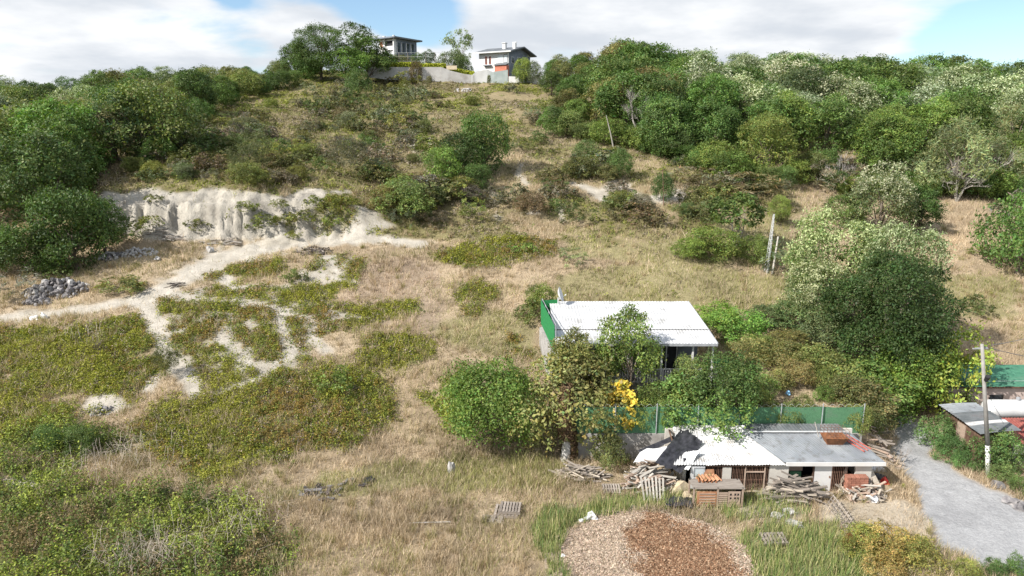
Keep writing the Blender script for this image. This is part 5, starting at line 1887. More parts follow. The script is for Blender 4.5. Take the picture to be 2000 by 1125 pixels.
heap('wood_remains', gp(430, 468), 1.8, .35, .2, 22, 1.5, (.09, .04), ['wood', 'palewood'], .05, .3, 'row of grey planks under the middle of the clay bank', 'timber stack', 807)
heap('charred_debris', gp(615, 492), 1.7, 1.0, .22, 60, .9, (.12, .06), ['char', 'char', 'wood'], .3, 1.0, 'charred timber debris beside the dirt track', 'debris', 808)
heap('charred_debris', gp(625, 965), 1.1, .75, .12, 26, .5, (.16, .05), ['char', 'rock'], .3, 1.2, 'dark scattered debris in the dry grass', 'debris', 809)
heap('charred_debris', gp(695, 945), .8, .4, .1, 12, .45, (.16, .05), ['char', 'rock', 'pinkwood'], .3, 1.2, 'few dark scraps in the grass near the black mat', 'debris', 810)
heap('twig_patch', gp(345, 558), .7, .5, .12, 18, .8, (.05, .04), ['char', 'wood'], .6, .5, 'small dark twigs lying on the dirt track', 'twigs', 811)


def pallet(px, py, ang, label, lx=1.2, ly=1.0, z=0.0, tilt=(0, 0), mat='wood', slats=7, kind='deck'):
    c = gp(px, py)
    root = empty('pallet', c + Vector((0, 0, z)), label, 'pallet', 'wooden pallets', ang)
    root.rotation_euler = (tilt[0], tilt[1], ang)
    for i in range(slats):
        x = -lx / 2 + lx * (i + .5) / slats
        o = link('slat', box_mesh(mat), None, root, (x, 0, .14))
        o.scale = (lx / slats * .62, ly, .022)
    for y_ in (-ly / 2 + .05, 0, ly / 2 - .05):
        o = link('stringer', box_mesh(mat), None, root, (0, y_, .075))
        o.scale = (lx, .09, .10)
    for y_ in (-ly / 2 + .05, 0, ly / 2 - .05):
        o = link('base_board', box_mesh(mat), None, root, (0, y_, .012))
        o.scale = (lx, .1, .022)
    return root


pallet(990, 1003, -.12, 'lower pallet of the pair in the dry grass', 1.25, 1.05)
pallet(997, 1001, -.10, 'upper pallet lying on another in the dry grass', 1.05, .95, .17)
pallet(962, 1018, -.22, 'flat pallet half hidden in grass left of the pallet pair', 1.1, .6, -.05, slats=3)
pallet(1194, 958, .0, 'grey pallet below the log pile', .95, .7, .0, (.25, 0))
pallet(1510, 1060, .05, 'pallet lying in the tall green grass', 1.15, .7, .12, (.2, 0))
pallet(1712, 852, .2, 'pallet leaning behind the timber stack', 1.1, .9, .55, (.5, .1))

# leaning pale boards
for i in range(7):
    a, b = gp(1258 + i * 6, 975), at(1250 + i * 6, 936, 33.2)
    a = Vector((a.x, 32.35, gz(a.x, 32.35)))
    b = Vector((a.x - .12 + .03 * i, 32.95, 1.05 + .05 * math.sin(i * 2)))
    o = MB().bar(Vector((0, 0, 0)), b - a, .09, .025).build('leaning_board', M['palewood'], loc=a)
    tag(o, 'pale board leaning against the stack of bleached boards', 'board', 'pale leaning boards')
for (p0, y0, p1, y1, z1, w, m, lab) in [((1722, 985), 32.9, (1690, 918), 34.0, 1.35, .34, 'paleplank', 'wide pale plank propped against the shed end'),
                                        ((1712, 970), 33.1, (1678, 908), 33.9, 1.5, .12, 'paleplank', 'narrow pale plank beside the wide propped plank'),
                                        ((1672, 948), 33.3, (1682, 912), 33.7, 1.4, .16, 'palewood', 'white board leaning before the roof tiles'),
                                        ((1640, 935), 33.4, (1658, 898), 33.75, 1.5, .12, 'paleplank', 'slanting plank at the barred bay')]:
    a = at(p0[0], p0[1], y0)
    a.z = gz(a.x, a.y)
    b = at(p1[0], p1[1], y1)
    b.z = z1
    tag(MB().bar(Vector((0, 0, 0)), b - a, w, .035).build('propped_plank', M[m], loc=a), lab, 'plank')

# stacked roof tiles
ts = empty('tile_stack', (18.0, 33.12, .0), 'stack of red roof tiles against the shed', 'tile stack')
for i in range(5):
    for k in range(9):
        o = link('tile', box_mesh('tile'), None, ts, (-.42 + i * .22 + .02 * math.sin(k * 3 + i), .02 * math.sin(k), .06 + k * .115), (.1, .04 * math.sin(i + k), .05 * math.sin(k * 2)))
        o.scale = (.2, .36, .1)
for i, (px, py, m, nm, lab, cat, dm) in enumerate([
        (1728, 945, 'redplastic', 'red_canister', 'red plastic canister at the shed end', 'canister', (.22, .2, .28)),
        (1716, 934, 'tarp', 'black_bag', 'black bag on the rubbish at the shed end', 'bag', (.34, .25, .2)),
        (1704, 978, 'whitebag', 'white_sack', 'white sack below the propped plank', 'sack', (.34, .28, .30)),
        (1712, 920, 'whitebag', 'white_rag', 'white plastic hanging at the shed corner', 'bag', (.45, .2, .22)),
        (1582, 940, 'yellowplastic', 'yellow_jug', 'yellow jug beside the white shed door', 'jug', (.14, .14, .22)),
        (1153, 1013, 'whitebag', 'white_sack', 'white and yellow sack at the tip of the chip heap', 'sack', (.36, .25, .22)),
        (1136, 1020, 'whitebag', 'white_scrap', 'small white scrap left of the white sack', 'litter', (.14, .1, .08)),
        (1100, 1090, 'whitebag', 'white_scrap', 'small white scrap at the left foot of the chip heap', 'litter', (.12, .1, .09)),
        (68, 624, 'whitebag', 'white_bag', 'left white bag on the dirt track', 'bag', (.34, .25, .26)),
        (86, 622, 'whitebag', 'white_bag', 'right white bag on the dirt track', 'bag', (.28, .22, .34)),
        (308, 508, 'palestone', 'boulder', 'pale boulder at the end of the stone heap', 'rock', (.3, .3, .22)),
        (412, 492, 'palestone', 'boulder', 'pale stub of stone beside the track', 'rock', (.32, .25, .5)),
        (882, 922, 'palestone', 'standing_stone', 'pale standing stone by the large leafy bush', 'stone', (.22, .18, .55)),
        (718, 940, 'tarp', 'black_mat', 'black rubber mat folded in the dry grass', 'mat', (.34, .25, .12)),
        (1518, 1010, 'palestone', 'flat_stone', 'flat stone left of three before the shed yard', 'stone', (.32, .25, .14)),
        (1540, 1003, 'palestone', 'flat_stone', 'flat stone nearest to the plank heap', 'stone', (.36, .28, .16)),
        (1552, 1026, 'palestone', 'flat_stone', 'larger flat stone in the shed yard', 'stone', (.38, .3, .15)),
        (1975, 985, 'rock', 'kerb_stone', 'grey stone at the lane edge near the right border', 'stone', (.34, .25, .3)),
        (1992, 995, 'rock', 'kerb_stone', 'dark stone at the right border of the lane', 'stone', (.3, .25, .3)),
        (1948, 952, 'rock', 'kerb_stone', 'grey stone under the bush by the pole', 'stone', (.3, .25, .3)),
        (1322, 960, 'yellowply', 'cardboard_heap', 'heap of yellowed cardboard beside the pen', 'cardboard', (.55, .4, .5)),
        (1345, 975, 'yellowply', 'broken_basket', 'broken pale basket at the corner of the pen', 'basket', (.38, .3, .34)),
        (1290, 950, 'pinkwood', 'board_rubble', 'pinkish board rubble below the black tarp', 'rubble', (.5, .35, .4)),
]):
    q_ = gp(px, py)
    zoff = 0.05
    lumpy(nm, (q_.x, q_.y, q_.z + zoff), dm, M[m], lab, cat, 820 + i)

# pen of doors and pallets with a tin table in front of the shed
pen = empty('animal_pen', (10.4, 32.15, gz(10.4, 32.15)), 'improvised animal pen of orange boards and pallet sides', 'pen')
pw, pd, phh = 2.6, .9, 1.05
for x in (-1.25, -.05, 1.2):
    box_obj('post', (x, -.45, phh / 2), (.08, .08, phh + .1), M['pinkwood'], pen)
    box_obj('post', (x, .45, phh / 2), (.08, .08, phh + .1), M['pinkwood'], pen)
box_obj('top_board', (0, 0, phh + .03), (pw, pd + .1, .04), M['wood'], pen)
op = box_obj('orange_panel', (-.60, -.47, .50), (.98, .03, .82), M['orangewood'], pen)
for k in range(5):
    box_obj('slat', (.02, -.03, -.3 + k * .15), (.8, .02, .05), M['pinkwood'], op)
for k in range(7):
    box_obj('pallet_slat', (.22, -.47, .14 + k * .115), (.46, .025, .075), M['pinkwood'], pen)
hp = empty_parent = box_obj('holed_panel', (.78, -.45, .48), (.6, .02, .88), M['dark'], pen)
for z0, z1 in [(-.44, .0), (.12, .2), (.33, .44)]:
    box_obj('board', (0, -.02, (z0 + z1) / 2), (.62, .02, z1 - z0), M['pinkwood'], hp)
for x0, x1 in [(-.31, -.22), (-.12, .0), (.1, .15), (.25, .31)]:
    box_obj('board', ((x0 + x1) / 2, -.021, .16), (x1 - x0, .02, .42), M['pinkwood'], hp)
box_obj('side_panel', (1.25, 0, .48), (.03, .85, .9), M['dark'], pen)
for i in range(3):
    q_ = corr_sheet((-.55, -.3 + .02 * i, 0), (.55, -.3, 0), (.5, .3, .05), (-.5, .3, .05), 5, .05, 2)
    o = q_.build('rusty_sheet', M['orangewood' if i != 1 else 'rust'], loc=(9.95 + .1 * i, 32.45 + .05 * i, gz(10, 32.3) + 1.03 + .09 * i), rot=(0, .03 * i, .2 * i - .2))
    tag(o, ['lowest', 'middle', 'top'][i] + ' rusty corrugated sheet lying on the animal pen', 'sheet', 'rusty sheets on the pen')
tag(MB().slab([(-.35, -.2, 0), (.35, -.25, .03), (.3, .25, 0), (-.3, .2, .05)], .01).build('blue_sheet', M['bluebag'], loc=(10.95, 32.1, gz(10.4, 32.15) + 1.03)), 'light blue plastic sheet on top of the animal pen', 'plastic sheet')
tag(MB().slab([(-.3, 0, -.25), (.3, 0, -.3), (.25, .15, .3), (-.25, .15, .3)], .02).build('orange_board', M['orangewood'], loc=(10.35, 33.2, 1.0)), 'orange board leaning inside the barred front', 'board')

# lattice side rail in the grass
rl = empty('broken_trellis', gp(1612, 990), 'broken grey trellis lying from the yard into the grass', 'trellis')
e0, e1 = gp(1612, 990), gp(1650, 1036)
dv = e1 - e0
for k in range(4):
    off = Vector((.12 * k, .02 * k, .10 + .16 * k))
    MB().bar(off, dv + off * Vector((1, 1, .7)), .05, .03).build('rail', M['wood'], rl)
for k in range(9):
    p = dv * (k / 8)
    MB().bar(p + Vector((0, 0, -.05)), p + Vector((.4, .08, .62)), .035, .025).build('lath', M['wood'], rl)
st = gp(800, 1028)
tag(MB().bar(Vector((0, 0, 0)), gp(880, 1024) - st, .04, .04).build('fallen_stick', M['palewood'], loc=st + Vector((0, 0, .12))), 'long pale stick lying in the dry grass', 'stick')

# ---------------------------------------------------------------- wood chip heaps
hx, hy, rx_, ry_, hh = 6.35, 27.5, 4.1, 3.8, .12
g = np.random.default_rng(880)
hp_ = empty('wood_chip_heap', (hx, hy, gz(hx, hy)), 'low spread of pale and brown wood chips at the bottom edge', 'wood chips')
base = gz(hx, hy)


def hz_(x, y_):
    a = np.arctan2(y_, x)
    rr = np.hypot(x / rx_, y_ / ry_) * (1 + .13 * np.sin(a * 3 + 1) + .09 * np.sin(a * 7) + .06 * np.sin(a * 13 + 2))
    return height(x + hx, y_ + hy) - base + hh * np.clip(1 - rr ** 2.6, -.3, 1) + .16 * fbm(x * .55, y_ * .55, 33, 3) * np.clip(1.2 - rr, 0, 1) + .10 * fbm(x * 1.7, y_ * 1.7, 35, 3)


def brownness(x, y_, g):
    return (((x - 1.25) / 2.35) ** 2 + (y_ / 3.7) ** 2 + 1.0 * fbm(x * .9, y_ * .9, 37, 4) + .22 * g.normal(size=x.shape)) < 1


PALE_C, BROWN_C = [(.43, .345, .265), (.50, .42, .335), (.35, .27, .20), (.45, .335, .275)], [(.24, .135, .08), (.30, .18, .11), (.19, .105, .06), (.40, .28, .185)]
nn_ = 90
xs_, ys_ = np.meshgrid(np.linspace(-rx_ * 1.2, rx_ * 1.2, nn_), np.linspace(-ry_ * 1.2, ry_ * 1.2, nn_))
V = np.stack([xs_, ys_, hz_(xs_, ys_)], -1).reshape(-1, 3)
ii = np.arange(nn_ * nn_).reshape(nn_, nn_)
Fq = np.stack([ii[:-1, :-1], ii[:-1, 1:], ii[1:, 1:], ii[1:, :-1]], -1).reshape(-1, 4)
mc = np.where(brownness(xs_, ys_, g).reshape(-1, 1), np.array([BROWN_C[0]]) * .8, np.array([PALE_C[0]]) * .8)
link('mound', mesh_arrays('mound', V, Fq, 4, mc, True), M['straw'], hp_)
n = 62000
a, rr = g.random(n) * 6.283, np.sqrt(g.random(n)) * 1.0 + np.abs(g.normal(size=n)) * .05
x, y_ = rr * np.cos(a) * rx_, rr * np.sin(a) * ry_
P = np.stack([x, y_, np.maximum(hz_(x, y_), height(x + hx, y_ + hy) - base) + .02], 1)
V, F, kk = leaf_arrays(P, unit(g.normal(size=(n, 3)) * .6 + np.array([0, 0, 1])), .03 + .06 * g.random(n) ** 2, .42, g)
br = brownness(x, y_, g)
cc = np.where(br[:, None], mixcol(BROWN_C, g.integers(0, 4, n), g, .22), mixcol(PALE_C, g.integers(0, 4, n), g, .22))
o = link('chips', mesh_arrays('chips', V, F, kk, np.repeat(cc, 4, 0)), M['straw'], hp_)
o['kind'] = 'stuff'


# ---------------------------------------------------------------- rock piles
import bmesh
ROCKS = {}
for mname in ('rock', 'palestone'):
    ROCKS[mname] = []
    for s_ in range(4):
        g = np.random.default_rng(40 + s_)
        bm = bmesh.new()
        bmesh.ops.create_icosphere(bm, subdivisions=1, radius=.5)
        for v in bm.verts:
            v.co *= .75 + .45 * g.random()
        me = bpy.data.meshes.new('rock')
        bm.to_mesh(me)
        bm.free()
        me.materials.append(M[mname])
        ROCKS[mname].append(me)


def rock_pile(px, py, rx_, ry_, h, n, size, mats, label, seed):
    g = np.random.default_rng(seed)
    c = gp(px, py)
    root = empty('rock_pile', c, label, 'rock pile')
    for i in range(n):
        r_, a = math.sqrt(g.random()), g.random() * 6.283
        x, y_ = r_ * math.cos(a) * rx_, r_ * math.sin(a) * ry_
        z = gz(c.x + x, c.y + y_) - c.z + h * (1 - r_ ** 1.5) * g.uniform(.3, 1)
        mm = mats[g.integers(0, len(mats))]
        o = link('rock', ROCKS[mm][g.integers(0, 4)], None, root, (x, y_, z), tuple(g.random(3) * 6))
        s = size * g.uniform(.5, 1.3)
        o.scale = (s, s * g.uniform(.6, 1), s * g.uniform(.5, .9))
    return root


rock_pile(110, 570, 2.7, 1.2, 1.3, 150, .55, ['rock', 'rock', 'rock', 'palestone'], 'large dark rock pile above the left end of the track', 851)
rock_pile(75, 592, 1.1, .6, .5, 40, .5, ['rock'], 'dark rubble spilling from the left end of the rock pile', 856)
rock_pile(268, 496, 1.9, .8, .5, 110, .30, ['palestone'], 'heap of pale stones under the clay bank', 852)
rock_pile(215, 505, 1.3, .8, .5, 34, .6, ['palestone', 'rock'], 'grey boulders at the left end of the pale stones', 853)
rock_pile(200, 805, .75, .5, .25, 42, .26, ['rock', 'palestone'], 'small pile of grey stones on bare soil', 854)
rock_pile(905, 178, 2.2, 1.6, .5, 34, .5, ['palestone'], 'pale rubble on the slope below the white house', 855)

# ---------------------------------------------------------------- lattice mast, wooden pole, utility pole
mb_ = gp(1497, 532)
mast = empty('lattice_mast', mb_, 'white steel lattice mast leaning on the slope', 'mast')
top = at(1512, 418, mb_.y + .4) - mb_
leg = []
for k in range(3):
    a = 2 * math.pi * k / 3 + .3
    leg.append((Vector((math.cos(a) * .22, math.sin(a) * .22, -.1)), top + Vector((math.cos(a) * .07, math.sin(a) * .07, 0))))
    MB().tube(leg[-1][0], leg[-1][1], .024, .016, 6).build('leg', M['whitesteel'], mast)
for j in range(14):
    t0, t1 = j / 14, (j + 1) / 14
    mb = MB()
    for k in range(3):
        p, q = leg[k][0].lerp(leg[k][1], t0), leg[(k + 1) % 3][0].lerp(leg[(k + 1) % 3][1], t1)
        r_ = leg[(k + 1) % 3][0].lerp(leg[(k + 1) % 3][1], t0)
        mb.tube(p, q, .012, n=4).tube(p, r_, .014, n=4)
    mb.build('bracing', M['whitesteel'], mast)
b0 = gp(1508, 536)
b1 = at(1520, 462, b0.y + .2)
tag(MB().tube(Vector((0, 0, -.2)), b1 - b0, .09, .07, 8).build('wooden_pole', M['palewood'], loc=b0), 'pale wooden pole beside the lattice mast', 'pole')

up_ = Vector((26.42, 35.1, 0))
pole = empty('utility_pole', up_, 'tall concrete utility pole with a white painted foot', 'utility pole')
ptop = at(1918, 672, 35.2) - up_
MB().tube((0, 0, -.4), ptop * .24, .125, .118, 12).build('painted_foot', M['white'], pole, True)
MB().tube(ptop * .24, ptop, .116, .08, 12).build('shaft', M['polecon'], pole, True)
MB().bar(ptop + Vector((-.45, 0, -.25)), ptop + Vector((.45, .1, -.25)), .07).build('cross_arm', M['steel'], pole)
for x in (-.4, 0, .4):
    MB().tube(ptop + Vector((x, .03, -.21)), ptop + Vector((x, .03, -.05)), .04, .03, 8).build('insulator', M['brownwall'], pole)
MB().tube(ptop * .74 + Vector((0, -.15, 0)), ptop * .78 + Vector((0, -.35, 0)), .1, .13, 8).build('lamp_head', M['dark'], pole)
T = up_ + ptop


def wire(a, b, sag, label, m='wire', r_=.02):
    a, b = Vector(a), Vector(b)
    pts = [a.lerp(b, t) - Vector((0, 0, sag * 4 * t * (1 - t))) - a for t in np.linspace(0, 1, 13)]
    tag(MB().path(pts, [r_] * 13, 4).build('cable', M[m], loc=a), label, 'cable')


wire(T + Vector((.4, .05, -.1)), (42, 46, 7.5), .5, 'upper black cable from the utility pole to the right')
wire(T + Vector((.0, .05, -.1)), (40, 40, 5.0), .6, 'lower black cable from the utility pole to the right')
wire(T * 1.0 + Vector((0, 0, -2.2)), (31.5, 44, 3.0), .3, 'slack black cable to the green-roofed house')

# ---------------------------------------------------------------- brown shack, red roof, tank, green-roofed house
sh = empty('lean_to_shack', (26.6, 36.4, 0), 'brown lean-to shack with grey sheet roof beside the lane', 'shack')
for i in range(14):
    y0 = 3.4 * i / 14
    box_obj('wall_board', (.05, y0 + .12, .98), (.04, .225, 2.0 - .012 * (i % 3)), M['brownwall'], sh)
for i in range(7):
    box_obj('wall_board', (.2 + i * .24, .03, .95), (.225, .04, 1.9), M['brownwall'], sh)
box_obj('back_wall', (.95, 3.38, .95), (1.8, .06, 1.9), M['brownwall'], sh)
box_obj('door', (.0, 1.75, .9), (.05, .75, 1.7), M['pinkwood'], sh)
for i, (y0, y1, m) in enumerate([(-.3, .75, 'darkzinc'), (.7, 1.1, 'dirtywhite'), (1.05, 2.4, 'darkzinc'), (2.35, 3.7, 'greyroof')]):
    corr_sheet((-.3, y0, 2.02 + .04 * i), (-.3, y1, 2.05 + .04 * i), (2.0, y1, 2.3), (2.0, y0, 2.25), 6, .02, 3, sag=.04).build('roof_sheet', M[m], sh)
rr_ = empty('red_roofed_annex', (28.6, 36.6, 0), 'low annex with a brown-red sheet roof right of the shack', 'shed')
for i in range(4):
    x0 = .05 + i * 1.1
    corr_sheet((x0, -.4, 1.35), (x0 + 1.12, -.4, 1.35), (x0 + 1.12, 2.2, 1.85), (x0, 2.2, 1.85), 6, .02, 2).build('roof_sheet', M['redroof'], rr_)
box_obj('wall', (2.2, .1, .62), (4.3, .12, 1.4), M['render'], rr_)
box_obj('wall', (.12, 1.1, .7), (.12, 2.0, 1.5), M['brownwall'], rr_)
box_obj('wall', (2.2, 2.15, .8), (4.3, .12, 1.7), M['render'], rr_)
tk = empty('white_tank', (29.4, 40.1, gz(29.4, 40.1)), 'white cylindrical tank behind the red-roofed annex', 'tank')
mb = MB()
prof = [(-.25, 0), (-.22, .3), (-.12, .5), (.05, .58), (3.6, .58), (3.8, .5), (3.9, .2), (3.92, 0)]
n_ = 20
vs, fs = [], []
for x, r_ in prof:
    for k in range(n_):
        t = 2 * math.pi * k / n_
        vs.append((x, r_ * math.cos(t), 1.75 + r_ * math.sin(t)))
for j in range(len(prof) - 1):
    for k in range(n_):
        fs.append((j * n_ + k, j * n_ + (k + 1) % n_, (j + 1) * n_ + (k + 1) % n_, (j + 1) * n_ + k))
mb.add(vs, fs).build('vessel', M['whiteroof'], tk, True)
for x in (.6, 3.0):
    box_obj('saddle', (x, 0, .55), (.2, .9, 1.5), M['concrete'], tk)
MB().tube((1.8, 0, 2.3), (1.8, 0, 2.5), .12, n=10).build('valve_cap', M['steel'], tk)
gh = empty('green_roofed_house', (28.7, 43.0, gz(29, 43)), 'low pink house with a flat green felt roof at the right border', 'house')
zb = gh.location.z
wt = 2.25 - zb
box_obj('wall', (5, 0, wt / 2 - .1), (10, .2, wt + .2), M['pink'], gh)
box_obj('wall', (0, 1.75, wt / 2 - .1), (.2, 3.3, wt + .2), M['render'], gh)
box_obj('wall', (5, 3.5, wt / 2 - .1), (10, .2, wt + .2), M['render'], gh)
for i in range(5):
    MB().slab([(-.15 + i * 2.05, -.25, wt + .06), (1.88 + i * 2.05, -.25, wt + .06), (1.88 + i * 2.05, 3.8, wt + .2), (-.15 + i * 2.05, 3.8, wt + .2)], .06).build('roof_sheet', M['greenroof'], gh)
MB().bar((-.2, -.28, wt + .03), (10, -.28, wt + .03), .04, .1).build('gutter', M['brownwall'], gh)
MB().tube((1.2, -.14, wt), (1.2, -.14, -.2), .05, n=8).build('downpipe', M['rustbars'], gh)
box_obj('window', (3.2, -.1, wt * .5), (.9, .06, .8), M['glass'], gh)
box_obj('doorway', (-.12, .6, wt * .42), (.05, .8, wt * .8), M['dark'], gh)
for x, hh in ((.05, 2.6), (1.55, 1.9)):
    MB().tube((x, .8, wt), (x + .05, .8, wt + hh), .035, n=6).build('antenna_post', M['whitesteel'], gh)
MB().tube((1.6, .8, wt + 1.85), (1.3, 0, wt + .1), .012, n=4).build('guy_wire', M['palewire'], gh)
MB().tube((1.6, .8, wt + 1.85), (2.5, 0, wt + .1), .012, n=4).build('guy_wire', M['palewire'], gh)
MB().tube((.4, .5, wt + .16), (10, .7, wt + .17), .015, n=4).build('pipe', M['palewire'], gh)
b0 = gp(1893, 790)
tag(MB().tube((0, 0, -.2), (-.05, 0, 2.1), .05, .04, 6).build('rusty_post', M['rustbars'], loc=b0), 'rusty post left of the green-roofed house', 'post')

# ---------------------------------------------------------------- villas on the ridge
def villa(name, corner_px, base_row, Y, wl_, wr_, h, ang, label, style):
    c = at(corner_px, base_row, Y)
    root = empty(name, (c.x, Y, c.z), label, 'house')
    root.rotation_euler = (0, 0, ang)
    root.scale = (.9, .9, .9)
    # local: near corner at origin, left facade runs to -x, right facade runs to +y
    return root


v = villa('white_villa', 993, 158, 157.0, 8.2, 11.5, 7.0, R(-28), 'white two-storey villa with red ground-floor bay on the ridge', 'w')
H = 6.9
box_obj('left_wall', (-4.1, .15, H / 2 - .4), (8.2, .3, H + .8), M['villa_white'], v)
box_obj('right_wall', (-.15, 6, H / 2 - .4), (.3, 11.4, H + .8), M['villa_grey_shaded'], v)  # wall and gable on this side: shade painted in as a darker tone
box_obj('back_wall', (-4.1, 11.6, H / 2), (8.2, .3, H), M['villa_white'], v)
box_obj('left_end_wall', (-8.1, 6, H / 2), (.25, 11.2, H), M['villa_white'], v)
MB().add([(0, .3, H), (0, 11.5, H), (0, 5.9, H + 1.35), (-.3, .3, H), (-.3, 11.5, H), (-.3, 5.9, H + 1.35)], [(0, 1, 2), (5, 4, 3), (0, 2, 5, 3), (1, 4, 5, 2), (0, 3, 4, 1)]).build('gable', M['villa_grey_shaded'], v)
rf = MB().slab([(-9.2, -1.1, H - .05), (1.3, -1.1, H - .05), (1.3, 5.9, H + 1.55), (-9.2, 5.9, H + 1.55)], .28).build('roof', M['villa_roof'], v)
MB().slab([(-9.2, 5.9, H + 1.56), (1.3, 5.9, H + 1.56), (1.3, 12.9, H - .05), (-9.2, 12.9, H - .05)], .28).build('roof_slope', M['villa_roof'], v)
MB().box((-3.0, 3.6, H + 1.5), (.8, .8, 1.5)).box((-3.0, 3.6, H + 2.35), (1.1, 1.1, .15)).build('chimney', M['villa_white'], rf)
MB().box((0.1, 3.0, H + 1.4), (.7, .7, 1.4)).box((.1, 3.0, H + 2.3), (1.2, .3, .12)).build('chimney', M['villa_white'], rf)
box_obj('eave_trim', (-3.95, -1.14, H - .17), (10.5, .08, .3), M['villa_white'], v)
ba = MB().box((-1.5, -.55, 2.0), (3.2, 1.3, 3.2)).build('red_bay', M['villa_red'], v)
MB().slab([(-3.3, -1.5, 3.7), (.2, -1.5, 3.7), (.2, .1, 4.25), (-3.3, .1, 4.25)], .12).build('bay_roof', M['villa_roof'], ba)
for x, z, w, hh in [(-6.2, 5.0, .55, 1.8), (-5.1, 5.0, .55, 1.8)]:
    wd = box_obj('window', (x, -.03, z), (w, .08, hh), M['villa_red'], v)
    box_obj('pane', (0, -.05, 0), (w * .6, .03, hh * .85), M['glass'], wd)
MB().box((-5.65, -.35, 3.8), (2.2, .7, .12)).build('balcony', M['villa_grey_shaded'], v)
wd = box_obj('window', (-2.1, -.03, 5.2), (1.6, .08, 1.9), M['villa_white'], v)
box_obj('pane', (-.1, -.05, 0), (1.4, .03, 1.6), M['paneglass'], wd)
wd = box_obj('window', (-.75, -.03, 5.2), (1.0, .08, 2.0), M['villa_roof'], v)
box_obj('pane', (0, -.05, 0), (.8, .03, 1.7), M['paneglass'], wd)
for y0, z, w in [(2.2, 5.0, 1.4), (5.4, 5.2, 1.8), (8.8, 4.9, 1.4), (5.6, 2.2, 1.6)]:
    wd = box_obj('window', (.03, y0, z), (.08, w, 1.5), M['villa_white'], v)
    box_obj('pane', (.05, 0, 0), (.03, w * .85, 1.3), M['glass'], wd)
box_obj('small_window', (-4.9, -.03, 1.9), (.5, .06, 1.0), M['glass'], v)

v2 = villa('grey_villa', 773, 112, 163.0, 5, 10, 5, R(-38), 'grey villa with balcony and wide dark eaves on the ridge', 'g')
H = 4.6
box_obj('left_wall', (-3.0, .15, H / 2 - 1), (6, .3, H + 2), M['villa_white'], v2)
box_obj('loggia', (-1.9, -.02, 3.2), (2.9, .2, 1.6), M['dark'], v2)
box_obj('parapet', (-1.9, -.3, 2.3), (3.2, .2, .95), M['villa_white'], v2)
box_obj('parapet', (-1.9, -.3, .6), (3.2, .2, 1.2), M['paneglass'], v2)
box_obj('pier', (-3.7, -.25, 2.2), (.7, .5, H + 1.5), M['villa_white'], v2)
box_obj('pier', (-.2, -.25, 2.2), (.4, .5, H + 1.5), M['villa_white'], v2)
box_obj('red_panel', (-4.9, -.02, 3.4), (1.5, .1, 1.2), M['villa_red'], v2)
box_obj('right_wall', (-.15, 3.7, H / 2 - 1), (.3, 6.8, H + 2), M['villa_grey_shaded'], v2)  # side away from the sun, its shade painted in as colour
box_obj('back_wall', (-3, 7.2, H / 2 - 1), (6, .3, H + 2), M['villa_grey_shaded'], v2)
for y0 in (1.0, 2.6, 4.2, 5.8):
    wd = box_obj('window', (.03, y0, 2.5), (.08, 1.0, 2.2), M['glass'], v2)
    box_obj('frame', (.05, -.55, 0), (.06, .2, 2.4), M['villa_white'], wd)
MB().slab([(-7.5, -1.3, H + .25), (1.2, -1.3, H + .25), (1.2, 8.3, H + .1), (-7.5, 8.3, H + .1)], .35).build('roof', M['villa_roof'], v2)
box_obj('roof_edge', (-3.1, -1.34, H + .12), (8.7, .06, .3), M['villa_grey_shaded'], v2)


# boundary walls on the ridge: (name, label, material, row points, top rows, Y)
def ridge_wall(name, label, mat, pts, Y0, Y1, th, part):
    """pts: (px, top row, bottom row)"""
    n = len(pts)
    c = at(pts[0][0], pts[0][2], Y0)
    root = empty(name, c, label, 'wall')
    for i in range(n - 1):
        ya, yb = Y0 + (Y1 - Y0) * i / (n - 1), Y0 + (Y1 - Y0) * (i + 1) / (n - 1)
        a0, a1 = at(pts[i][0], pts[i][2], ya) - c, at(pts[i][0], pts[i][1], ya) - c
        b0_, b1_ = at(pts[i + 1][0], pts[i + 1][2], yb) - c, at(pts[i + 1][0], pts[i + 1][1], yb) - c
        d = Vector((0, th, 0))
        dn = Vector((0, 0, -1.0))
        vs = [a0 + dn, b0_ + dn, b1_, a1, a0 + dn + d, b0_ + dn + d, b1_ + d, a1 + d]
        MB().add(vs, [(0, 1, 2, 3), (7, 6, 5, 4), (3, 2, 6, 7), (0, 3, 7, 4), (1, 5, 6, 2)]).build(part, mat, root)
    return root


ridge_wall('boundary_wall', 'long grey retaining wall below the grey villa', M['villa_wall'], [(716, 130, 141), (760, 131, 146), (810, 131, 147), (862, 131, 150), (880, 138, 156), (905, 144, 160), (926, 147, 160)], 151, 152.5, .5, 'wall_panel')
ridge_wall('boundary_wall', 'white ramp wall below the white villa', M['villa_white'], [(920, 148, 161), (930, 140, 161), (952, 136, 158), (962, 140, 158)], 152.4, 153, .5, 'wall_panel')
ridge_wall('boundary_wall', 'low white wall right of the metal gate', M['villa_white'], [(993, 149, 158), (1018, 150, 158), (1040, 148, 158), (1065, 145, 158), (1092, 143, 160)], 152.6, 151, .5, 'wall_panel')
gt = ridge_wall('metal_gate', 'grey sheet metal gate below the red bay', M['gatemetal'], [(957, 142, 160), (965, 140, 160), (973, 139, 160), (981, 138, 160), (992, 136, 160)], 152.3, 152.5, .15, 'sheet')
